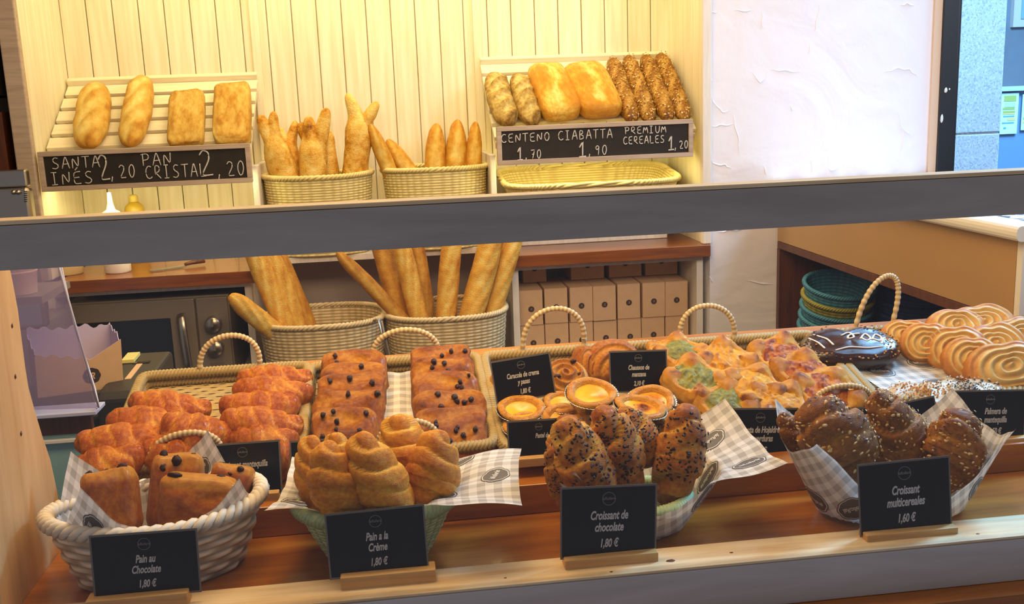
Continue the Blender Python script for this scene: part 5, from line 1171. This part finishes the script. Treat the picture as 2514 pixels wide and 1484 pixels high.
# ---- butter croissants
def lying(kind, var, name, label, cat, grp, c, Lp, angle, W, H, z, up=(0, -.35, 1), extra=None, ym=None):
    """lying piece: centre pixel, apparent length in pixels, image angle in degrees (up-right positive), height z of its middle"""
    a = math.radians(angle); dx, dy = Lp / 2 * math.cos(a), -Lp / 2 * math.sin(a); q = att(*c, z)
    y = q[1]; p0, p1 = aty(c[0] - dx, c[1] - dy, y), aty(c[0] + dx, c[1] + dy, y)
    return put(kind, var, name, label, cat, grp, p0, p1, W, H, up, extra)
gc = 'butter croissants on the left tray'
for i, (c, L_, an, z, W, lab) in enumerate((
    ((672, 940), 190, 3, 1.045, .062, 'browned croissant at the back right of the croissant tray'), ((668, 972), 205, -2, 1.058, .06, 'croissant second from the back on the right of the tray'),
    ((635, 1008), 205, -2, 1.055, .062, 'dark ended croissant, third from the back on the right'), ((640, 1050), 210, -3, 1.06, .064, 'croissant with a pale folded tip, fourth from the back on the right'),
    ((645, 1092), 180, 0, 1.05, .06, 'croissant on the right, partly behind the black butter croissant card'), ((690, 1130), 90, 0, 1.04, .05, 'croissant end peeking out right of the butter croissant card'),
    ((412, 1008), 210, -4, 1.055, .064, 'reddish glossy croissant at the back left of the tray'), ((372, 1055), 240, -4, 1.055, .068, 'glossy croissant, second from the back on the left'),
    ((480, 1070), 190, -14, 1.065, .066, 'croissant showing a pale seam in the middle of the tray'), ((300, 1095), 250, 6, 1.055, .070, 'long glossy croissant pointing left, third on the left'),
    ((262, 1150), 200, 16, 1.045, .064, 'croissant at the front left, half hidden by paper'), ((430, 1118), 190, -5, 1.05, .062, 'croissant behind the front cane handle'))):
    lying('croissant', i, 'croissant', lab, 'croissant', gc, c, L_, an, W, .052, z, up=(0, -.75, 1))

# ---- raisin breads, leaning back like roof tiles
def raisins(kind, spots, size, mat, nm):
    out = []
    for (x, y, z) in spots:
        g = blob_g(int(RNG.integers(30))); g.V[0] = g.V[0] * np.array(size) * RNG.uniform(.8, 1.2) + (x, y, z); out.append((nm, g, mat))
    return out
gr = 'raisin breads on the middle left tray'
rows = ['back', 'second', 'third', 'fourth', 'front']
for col, pos in (('left', [((871, 922), 168), ((868, 952), 165), ((864, 984), 172), ((855, 1026), 182), ((848, 1072), 172)]), ('right', [((1084, 912), 152), ((1088, 942), 162), ((1096, 978), 172), ((1104, 1024), 185), ((1110, 1072), 180)])):
    for i, (c, L_) in enumerate(pos):
        ex = raisins('raisin_slab', [(RNG.uniform(-.42, .42), RNG.uniform(-.3, .42), .50) for _ in range(9 if i else 7)], (.07, .095, .30), 'raisin', 'raisin')
        lying('raisin_slab', i + (col == 'right') * 2, 'raisin_bread', f'flat brown raisin bread, {rows[i]} piece of the {col} column', 'pastry', gr, c, L_, 3, .082, .030, 1.043 + .004 * (i % 2), up=(0, -1.15, 1), extra=ex)

# ---- custard tarts
def tart(label, c, wpx, z, tilt=(0, 0), burn=.5, seed=0, grp='custard tarts in foil cups'):
    q = att(*c, z); r = wpx / FPX * 1.03 * np.linalg.norm(q - CAMP) * .985 / 2
    t = thing('custard_tart', label, 'tart', q, grp); t.rotation_euler = (math.radians(tilt[0] + 15), math.radians(tilt[1]), 0)
    def wob(Q): a = np.arctan2(Q[..., 1], Q[..., 0]); k = 1 + .02 * np.sin(3 * a + seed) + .012 * np.sin(7 * a + seed); Q = Q.copy(); Q[..., :2] *= k[..., None]; Q[..., 2] += .03 * r * np.sin(2 * a + seed) * (np.hypot(Q[..., 0], Q[..., 1]) > .5 * r); return Q
    def crimp(Q): a = np.arctan2(Q[..., 1], Q[..., 0]); h = np.clip((Q[..., 2] + .45 * r) / (.5 * r), 0, 1); Q = Q.copy(); Q[..., :2] *= (1 + .018 * np.sin(46 * a) * h)[..., None]; return Q
    g = G(); g.lathe([(0, -.55 * r), (.68 * r, -.55 * r), (.72 * r, -.52 * r), (.99 * r, -.04 * r), (1.04 * r, -.02 * r), (1.03 * r, .0), (.97 * r, -.03 * r), (.7 * r, -.5 * r)], 184, wob=crimp); part(g, 'foil_cup', 'foil', t, smooth=True)
    th = np.linspace(-1.9, 2.6, 14); ring = [(.82 * r + .15 * r * math.cos(q_), .03 * r + .11 * r * math.sin(q_)) for q_ in th]
    g = G(); g.lathe([(.66 * r, -.4 * r)] + ring + [(.62 * r, -.12 * r)], 64, tone=[.8] + list(.4 + .3 * np.sin(th)) + [.3], wob=wob); part(g, 'pastry_shell', 'tart_shell', t, smooth=True)
    rr = np.linspace(.02, .70, 14) * r; a = np.linspace(0, 2 * np.pi, 48, endpoint=False); P = np.stack([rr[:, None] * np.cos(a), rr[:, None] * np.sin(a), -.10 * r - .05 * r * np.cos(rr[:, None] / r * 4) + 0 * a], -1); nn = noise(P / r, 4, seed)
    g = G(); g.grid(P, False, True, tone=.22 + .25 * nn + .75 * burn * np.exp(-((P[..., 0] / r - .25) ** 2 + (P[..., 1] / r - .15) ** 2) / .18), cap0=True); part(g, 'custard', 'custard', t, smooth=True)
for args in (('custard tart at the front left under the snail card', (1279, 1004), 118, 1.058, (0, 0), .1, 1), ('custard tart tucked behind the raised one on the left', (1382, 988), 98, 1.055, (0, 0), .2, 2),
             ('raised custard tart sitting on top of the others', (1452, 966), 126, 1.085, (4, 0), .5, 3), ('wide custard tart in front of the raised one', (1392, 1026), 122, 1.055, (-2, 6), .2, 4),
             ('custard tart edge showing above the dark tart card', (1290, 1046), 112, 1.05, (0, 0), .2, 5), ('burnt custard tart behind on the right, below the turnover card', (1598, 985), 118, 1.064, (6, -4), 1.0, 6),
             ('custard tart with a dark burnt patch, right of the raised one', (1572, 1000), 128, 1.08, (-6, 10), 1.0, 7), ('custard tart at the right tray edge', (1660, 1022), 120, 1.055, (0, 14), .3, 8), ('custard tart at the front right corner near the cane braid', (1672, 1066), 112, 1.045, (0, 8), .3, 9)):
    tart(*args)
# ---- snails and turnovers behind the tarts
gs = 'pastries behind the custard tarts'
def disc(kind, var, name, label, cat, grp, c, wpx, hpx, y, th, tilt, rz=0.0, extra=None, roll=0.0, dy=0.0):
    """round flat piece facing the viewer: centre pixel, width and height in pixels, distance, backward tilt in degrees from lying"""
    y = att(c[0], c[1] + hpx * .25, TZ + .02)[1] + dy; p = aty(*c, y); k = np.linalg.norm(p - CAMP) / FPX; W = wpx * k
    ms, lo, hi, stuff = PROTO[kind][var % len(PROTO[kind])]
    R = eul(tilt, 0, rz) @ eul(0, 0, roll); sy = hpx * k / max(.25, math.sin(math.radians(tilt) + .28)); s = np.array([W, sy, th]) / (hi - lo); cc = p - R @ (s * (lo + hi) / 2)
    if len(ms) == 1 and not extra:
        o = link(name, ms[0][1]); tag(o, label, cat, grp); return setm(o, R, cc, s)
    t = thing(name, label, cat, (0, 0, 0), grp); setm(t, R, cc, s)
    for n, me in ms:
        ch = link(n, me, t)
        if n in stuff: ch['kind'] = 'stuff'
    for (n, g, m) in (extra or []): link(n, g.mesh(n, m), t)
    return t
disc('snail', 0, 'snail_pastry', 'cream snail pastry right of the snail price card', 'pastry', gs, (1388, 926), 118, 92, 1.66, .035, 38, extra=raisins('snail', [(.2, .28, .2), (-.2, -.1, .22), (.05, -.3, .2), (.3, -.05, .18)], (.14, .09, .1), 'raisin', 'raisin'))
disc('snail', 1, 'snail_pastry', 'cream snail pastry mostly hidden behind the snail price card', 'pastry', gs, (1262, 930), 120, 80, 1.66, .035, 35, extra=raisins('snail', [(.2, .2, .2), (-.25, .1, .2)], (.12, .09, .1), 'raisin', 'raisin'))
disc('turnover', 0, 'apple_turnover', 'fluted half moon apple turnover standing behind the turnover card', 'pastry', gs, (1505, 886), 165, 110, 1.66, .05, 70, 0)
disc('turnover', 0, 'apple_turnover', 'second apple turnover peeking out at the left of the standing one', 'pastry', gs, (1440, 890), 70, 85, 1.70, .05, 70, 20)

# ---- vegetable parcels
for s, f in ((1, 'spinach'), (2, 'squash'), (3, 'pepper'), (4, 'spinach'), (5, 'squash'), (6, 'pepper')):
    a_, b_ = basket_pastry(s); proto('parcel_' + f, ('puff_pastry', a_, 'puff'), ('filling', b_, f))
gv = 'vegetable puff parcels'
def parcel(f, var, label, c, wpx, z, tilt=12, rz=0):
    q = att(*c, z); W = wpx / FPX * np.linalg.norm(q - CAMP); ms, lo, hi, _ = PROTO['parcel_' + f][var]
    t = thing('vegetable_parcel', label, 'pastry', (0, 0, 0), gv); s = np.array([W, W, W * .9]); setm(t, eul(tilt + 4) @ eul(0, 0, rz), q - np.array([0, 0, W * .22]), s)
    for n, me in ms: link(n, me, t)
for a in (('spinach', 0, 'green filled parcel behind the turnover card at the tray back', (1668, 868), 128, 1.062, 20, 10), ('spinach', 1, 'large green filled parcel right of the turnover card', (1702, 930), 150, 1.062, 22, 50), ('spinach', 0, 'green filled parcel at the front of the tray near the tarts', (1775, 988), 150, 1.05, 22, 80),
          ('squash', 0, 'yellow filled parcel at the back of the tray', (1778, 884), 138, 1.066, 25, 20), ('squash', 1, 'yellow filled parcel in the middle of the tray', (1845, 945), 138, 1.06, 22, 40), ('squash', 0, 'yellow filled parcel at the front, above the vegetable card', (1905, 985), 142, 1.05, 24, 70),
          ('pepper', 0, 'red browned parcel at the back right of the tray', (1908, 872), 138, 1.055, 22, 15), ('pepper', 1, 'red browned parcel, second at the right', (1965, 915), 144, 1.05, 22, 60), ('pepper', 0, 'dark red browned parcel at the front right', (2025, 962), 160, 1.05, 22, 100)):
    parcel(*a)
parcel('squash', 1, 'small parcel corner peeking over the turnover card', (1622, 858), 70, 1.05, 15, 30)

# ---- palmiers
gp = 'butter palmiers on the right tray'
for i, (c, w_, h_, y, tl, rz, ro, lab) in enumerate((
    ((2405, 800), 160, 85, 1.72, 40, -8, 10, 'butter palmier at the very back of the pile'), ((2345, 806), 135, 80, 1.68, 45, -12, 0, 'butter palmier at the back left of the pile'), ((2490, 835), 150, 90, 1.66, 42, -10, 15, 'butter palmier at the back by the right photo edge'),
    ((2225, 828), 115, 75, 1.66, 52, -28, 0, 'leftmost butter palmier of the pile beside the bent handle'), ((2275, 845), 120, 95, 1.62, 56, -28, 0, 'butter palmier, second from the left in the front row'), ((2345, 858), 140, 105, 1.58, 54, -24, 5, 'butter palmier, third from the left in the front row'),
    ((2440, 852), 140, 100, 1.60, 46, -16, 12, 'butter palmier on top in the middle of the pile'), ((2385, 885), 130, 100, 1.54, 52, -22, 0, 'butter palmier, fourth from the left in the front row'), ((2470, 905), 185, 115, 1.47, 48, -16, 8, 'largest butter palmier at the front right'))):
    disc('palmier', i, 'palmier', lab, 'pastry', gp, c, w_, h_, y, .044, tl + 6, rz, roll=ro)
# chocolate palmier with icing strokes and crumbs
ic = []
for P in ([(-.42, .12), (-.34, -.02), (-.30, -.16)], [(-.36, .2), (-.24, .06), (-.2, -.1)], [(-.08, .12), (.02, .22), (.06, .06), (-.04, .02), (.0, .14), (.12, .16)], [(.10, .02), (.18, .18), (.22, .04), (.16, -.04), (.12, .04)], [(.22, .0), (.28, .16), (.34, .08), (.3, -.04), (.24, .02)], [(.3, -.1), (.36, .08), (.42, -.06)], [(-.2, -.22), (-.05, -.16), (.14, -.2), (.3, -.16)]):
    P = np.array(P); t_ = np.linspace(0, len(P) - 1, 30); Q = np.stack([np.interp(t_, range(len(P)), P[:, j]) for j in (0, 1)], 1)
    for _ in range(6): Q[1:-1] = (Q[:-2] + 2 * Q[1:-1] + Q[2:]) / 4
    g = G(); g.tube(np.column_stack([Q, 0 * t_ + .135 - .16 * (Q ** 2).sum(1)]), .012, 6, flat=.8); ic.append(('icing_line', g, 'icing'))
me0 = PROTO['choc_palmier'][0][0][0][1]; P_, N_ = mesh_pn(me0)
cr = seeds_g(P_, N_, 160, .022, RNG, 2, .2, 1.3, .7, lambda P: np.hypot(P[:, 0], P[:, 1]) > .36)
t = disc('choc_palmier', 0, 'chocolate_palmier', 'dark chocolate glazed palmier with white icing strokes', 'pastry', None, (2085, 856), 232, 82, 1.60, .034, 24, -8, extra=ic)
ch = link('almond_crumbs', cr.mesh('almond_crumbs', ['almond', 'raisin'], False), t); ch['kind'] = 'stuff'
# crumb topped palmiers
for lab, c, w_, m1, mats, y in (('white glazed palmier topped with chopped almonds behind the half hidden card', (2262, 984), 165, 'white_choc', ['almond', 'seed_pale', 'almond'], 1.30), ('white glazed palmier topped with dark cookie crumbs beside the almond one', (2372, 976), 180, 'white_choc', ['cookie', 'white_edge', 'cookie', 'white_edge'], 1.30)):
    k = 'top_' + mats[0]; seeded(k, 'pastry', palmier_g(9, .24, 1.0, .012, .3), m1, 'crumb_topping', 420, .030, mats, 1.2, .35, None, .7)
    disc(k, 0, 'topped_palmier', lab, 'pastry', 'topped palmiers', c, w_, 60, y, .034, 20, -6, dy=.022)

# ================================================================== FRONT BASKETS
DZ = .9755
def fbasket(label, c, z, yc, at, bt, ab, bb, h, mat, rz, rows, stakes, amp, rimf=None, rimR=.005, per=6):
    x = aty(*c, yc)[0]; b = basket('pastry_basket', label, (x, yc, DZ), rz, at, bt, ab, bb, h, rows, stakes, mat, amp, 1.0, rimf, rimR, int(stakes * .9), group='small baskets along the front glass', per=per); return (x, yc, DZ)
l1 = fbasket('white willow oval basket of chocolate breads at the front left', (385, 1240), 0, 1.131, .118, .078, .088, .055, .078, 'wick_w', 10, 9, 22, .0032, rimf=lambda a: 1 + .10 * np.cos(a - .3) ** 2, rimR=.0055, per=10)
l2 = fbasket('green wicker basket of cream rolls at the front', (925, 1240), 0, 1.125, .092, .072, .056, .046, .070, 'wick_g', 0, 16, 36, .0018)
l3 = fbasket('green wicker basket of sprinkled croissants at the front', (1545, 1220), 0, 1.128, .072, .054, .050, .040, .040, 'wick_g', 0, 16, 36, .0018)
l4 = (aty(2175, 1190, 1.130)[0], 1.119, DZ)
def fl(e0, e1, ph0, dr, rf=.003, w=.9):
    def f(ph): k = np.exp(-((np.angle(np.exp(1j * (ph - ph0)))) / w) ** 2); return e0 + (e1 - e0) * k, dr + 0 * ph, rf + 0 * ph
    return f
liner('paper_liner', 'gingham paper with dark prints lining the white willow basket', l1, 10, .118, .078, .088, .055, .080, (-.155, .150, -.120, .135), .15, fl(1.25, 1.2, 0, -2, .004), [(-.115, -.085, .3), (-.06, .105, 1.2), (.105, .10, .4), (.09, -.075, .3)])
liner('paper_liner', 'gingham paper spilling far right out of the green cream roll basket', l2, 0, .092, .072, .056, .046, .072, (-.155, .215, -.095, .115), -.12, fl(.35, .35, 0, 4.5, .005), [(.188, .0, 1.35), (.135, .085, .5), (.12, -.04, 0.2), (-.13, -.04, 2.5)])
l3 = (l3[0] + .010, l3[1], l3[2])
liner('paper_liner', 'gingham paper curling right out of the sprinkled croissant basket', l3, 0, .104, .078, .058, .047, .068, (-.140, .200, -.088, .110), .06, fl(1.0, .12, -.15, -3.0, .003, .9), [(.088, -.062, -.35), (.150, .06, 3.3), (.118, .0, 3.2), (.17, -.035, .2), (-.10, -.03, 1.2)], inset=0.0)
liner('paper_liner', 'gingham paper wrapped like a boat around the multigrain croissants', l4, 0, .138, .092, .094, .064, .088, (-.190, .190, -.092, .115), .0, fl(1.0, 1.1, 0, 1, .003), [(.105, -.055, 1.3), (-.085, -.06, -1.1), (-.115, -.01, -1.1), (-.03, -.085, 0.1), (-.02, .09, .1)], inset=0.0)

def standing(kind, var, name, label, cat, grp, b, t_, wpx, yb, yt, flat=.9, up=(0, -1, .5), extra=None):
    p0, p1 = aty(*b, yb), aty(*t_, yt); W = wpx / FPX * 1.05 * (yb + yt) / 2; return put(kind, var, name, label, cat, grp, p0, p1, W, W * flat, up, extra)
g5 = 'chocolate breads in the white willow basket'
def chunks(spots): return raisins('c', spots, (.12, .17, .17), 'choc', 'chocolate_chunk')
standing('choc_bread', 0, 'chocolate_bread', 'orange glazed chocolate bread at the left of the willow basket', 'pastry', g5, (288, 1318), (262, 1152), 128, 1.10, 1.125, .7, extra=chunks([(.47, -.3, .1), (.47, .3, .1), (.45, .05, -.2)]))
standing('choc_bread', 1, 'chocolate_bread', 'chocolate bread standing at the back of the willow basket', 'pastry', g5, (425, 1310), (440, 1110), 125, 1.15, 1.18, .7, extra=chunks([(.47, .25, .25), (.40, -.05, .45), (.46, -.3, .1), (.3, .2, .46)]))
standing('choc_bread', 2, 'chocolate_bread', 'big dark glazed chocolate bread at the front of the willow basket', 'pastry', g5, (478, 1312), (494, 1165), 185, 1.118, 1.13, .5, extra=chunks([(.46, .32, .2), (.47, -.25, -.1)]))
standing('choc_bread', 0, 'chocolate_bread', 'chocolate bread at the right end of the willow basket', 'pastry', g5, (552, 1262), (578, 1140), 105, 1.15, 1.17, .8, extra=chunks([(.46, .3, .1), (.42, -.2, .42), (.3, .0, .48)]))
g6 = 'cream rolls in the green basket'
for i, (b, t_, w_, y0, y1, lab) in enumerate((((860, 1330), (803, 1085), 140, 1.075, 1.085, 'cream roll standing at the front left of the green basket'), ((975, 1310), (890, 1060), 145, 1.07, 1.085, 'cream roll tilted left at the front centre'), ((1010, 1200), (980, 1018), 125, 1.15, 1.165, 'cream roll standing tallest at the back'),
    ((1040, 1280), (1085, 1058), 142, 1.10, 1.12, 'cream roll leaning right at the right end'), ((780, 1270), (768, 1070), 105, 1.13, 1.14, 'cream roll at the back left of the green basket'), ((850, 1200), (822, 1064), 75, 1.17, 1.175, 'small cream roll tip between the two left ones'))):
    standing('cream_roll', i, 'cream_roll', lab, 'pastry', g6, b, t_, w_, y0, y1)
g7 = 'chocolate sprinkled croissants in the basket'
for i, (b, t_, w_, y0, y1, lab) in enumerate((((1500, 1270), (1385, 1032), 142, 1.09, 1.095, 'sprinkled croissant slanting left at the front'), ((1565, 1230), (1478, 1000), 138, 1.115, 1.12, 'sprinkled croissant standing in the centre of the basket'), ((1652, 1250), (1692, 992), 132, 1.11, 1.13, 'sprinkled croissant leaning right with a pale side'),
    ((1610, 1140), (1525, 1005), 110, 1.145, 1.155, 'sprinkled croissant at the back behind the centre one'), ((1400, 1150), (1395, 1020), 115, 1.14, 1.15, 'sprinkled croissant at the back left'), ((1400, 1250), (1360, 1090), 84, 1.12, 1.125, 'sprinkled croissant low at the left side'))):
    standing('choc_roll', i, 'sprinkled_croissant', lab, 'pastry', g7, b, t_, w_, y0, y1)
g8 = 'multigrain croissants in the basket'
for i, (b, t_, w_, y0, y1, lab) in enumerate((((2125, 1205), (2005, 972), 198, 1.105, 1.115, 'largest multigrain croissant at the left of the basket'), ((2020, 1160), (1925, 1010), 90, 1.15, 1.15, 'multigrain croissant horn sticking out at the far left'), ((2280, 1190), (2160, 960), 145, 1.145, 1.15, 'multigrain croissant slanting left in the middle'),
    ((2300, 1215), (2385, 1012), 165, 1.11, 1.12, 'multigrain croissant leaning right at the right end'), ((2200, 1160), (2120, 1020), 120, 1.165, 1.17, 'multigrain croissant behind the largest one'))):
    standing('multi', i, 'multigrain_croissant', lab, 'pastry', g8, b, t_, w_, y0, y1, flat=.66)

# ================================================================== PRICE CARDS
H1 = (.97, -.02, .019, .022)
price_card('black card reading Pain au Chocolate, far left at the front', (236, 1470), (490, 1450), (222, 1322), 1.031, .004, ['Pain au', 'Chocolate'], '1,80 €', (.98, -.09, .016, .022))
price_card('black card reading Pain a la Crème in front of the cream rolls', (814, 1420), (1049, 1394), (806, 1268), 1.034, .008, ['Pain a la', 'Crème'], '1,80 €', (.99, .09, .022, .022))
price_card('black card reading Croissant de chocolate at the front', (1380, 1370), (1607, 1358), (1370, 1204), 1.032, .006, ['Croissant de', 'chocolate'], '1,80 €', (1.0, .015, .022, .022))
price_card('black card reading Croissant multicereales at the front right', (2116, 1315), (2334, 1291), (2106, 1147), 1.030, .010, ['Croissant', 'multicereales'], '1,60 €', (1.02, .02, .022, .022))
price_card('half hidden black card ending in mantequilla on the croissant tray', (512, 1222), (690, 1208), (503, 1098), 1.222, .012, ['Croissant mantequilla', ''], '', (1.0, -.02, .014, .02), text_dx=.0)
price_card('blank looking black card mostly hidden left of the cream rolls', (720, 1208), (900, 1196), (713, 1088), 1.222, .012, [], '', (1.0, 0, .014, .02))
price_card('dark card reading Pastel, half hidden behind sprinkled croissants', (1252, 1128), (1400, 1118), (1247, 1039), 1.225, .010, ['Pastel de', ''], '', (.9, 0, .012, .02), text_dx=.05)
price_card('black card reading Caracola de crema y pasas stuck among the tarts', (1222, 990), (1362, 966), (1209, 892), att(1222, 990, TZ + .035)[1], .012, ['Caracola de crema', 'y pasas'], '1,80 €', None, roll=True)
price_card('black card reading Chausson de manzana in front of the turnovers', (1501, 962), (1637, 957), (1492, 867), att(1501, 962, TZ + .03)[1], .012, ['Chausson de', 'manzana'], '2,10 €', None)
price_card('black card reading Cesta de Hojaldre de verduras on the tier', (1775, 1130), (1955, 1128), (1774, 1007), 1.225, .012, ['Cesta de Hojaldre', 'de verduras'], '2,10 €', (.95, .03, .014, .02))
price_card('narrow strip of black card behind the largest multigrain croissant', (1975, 1120), (2150, 1116), (1972, 1007), 1.24, .010, [], '', (.9, 0, .012, .02))
price_card('half hidden tilted black card behind the middle multigrain croissant', (2170, 1085), (2307, 1056), (2160, 1004), 1.235, .010, [], '', None, roll=True)
price_card('blue reflecting card reading Palmera de mantequilla at the right', (2342, 1083), (2512, 1079), (2338, 964), 1.215, .008, ['Palmera de', 'mantequilla'], '2,50 €', (1.02, .02, .014, .02), text_dx=.08)
t = thing('dark_card_edge', 'dark card corner cut off by the right edge of the photo', 'price card', aty(2520, 985, 1.30)); part(G().bx(-.006, .09, -.0006, .0006, -.045, .03), 'card', 'card', t)
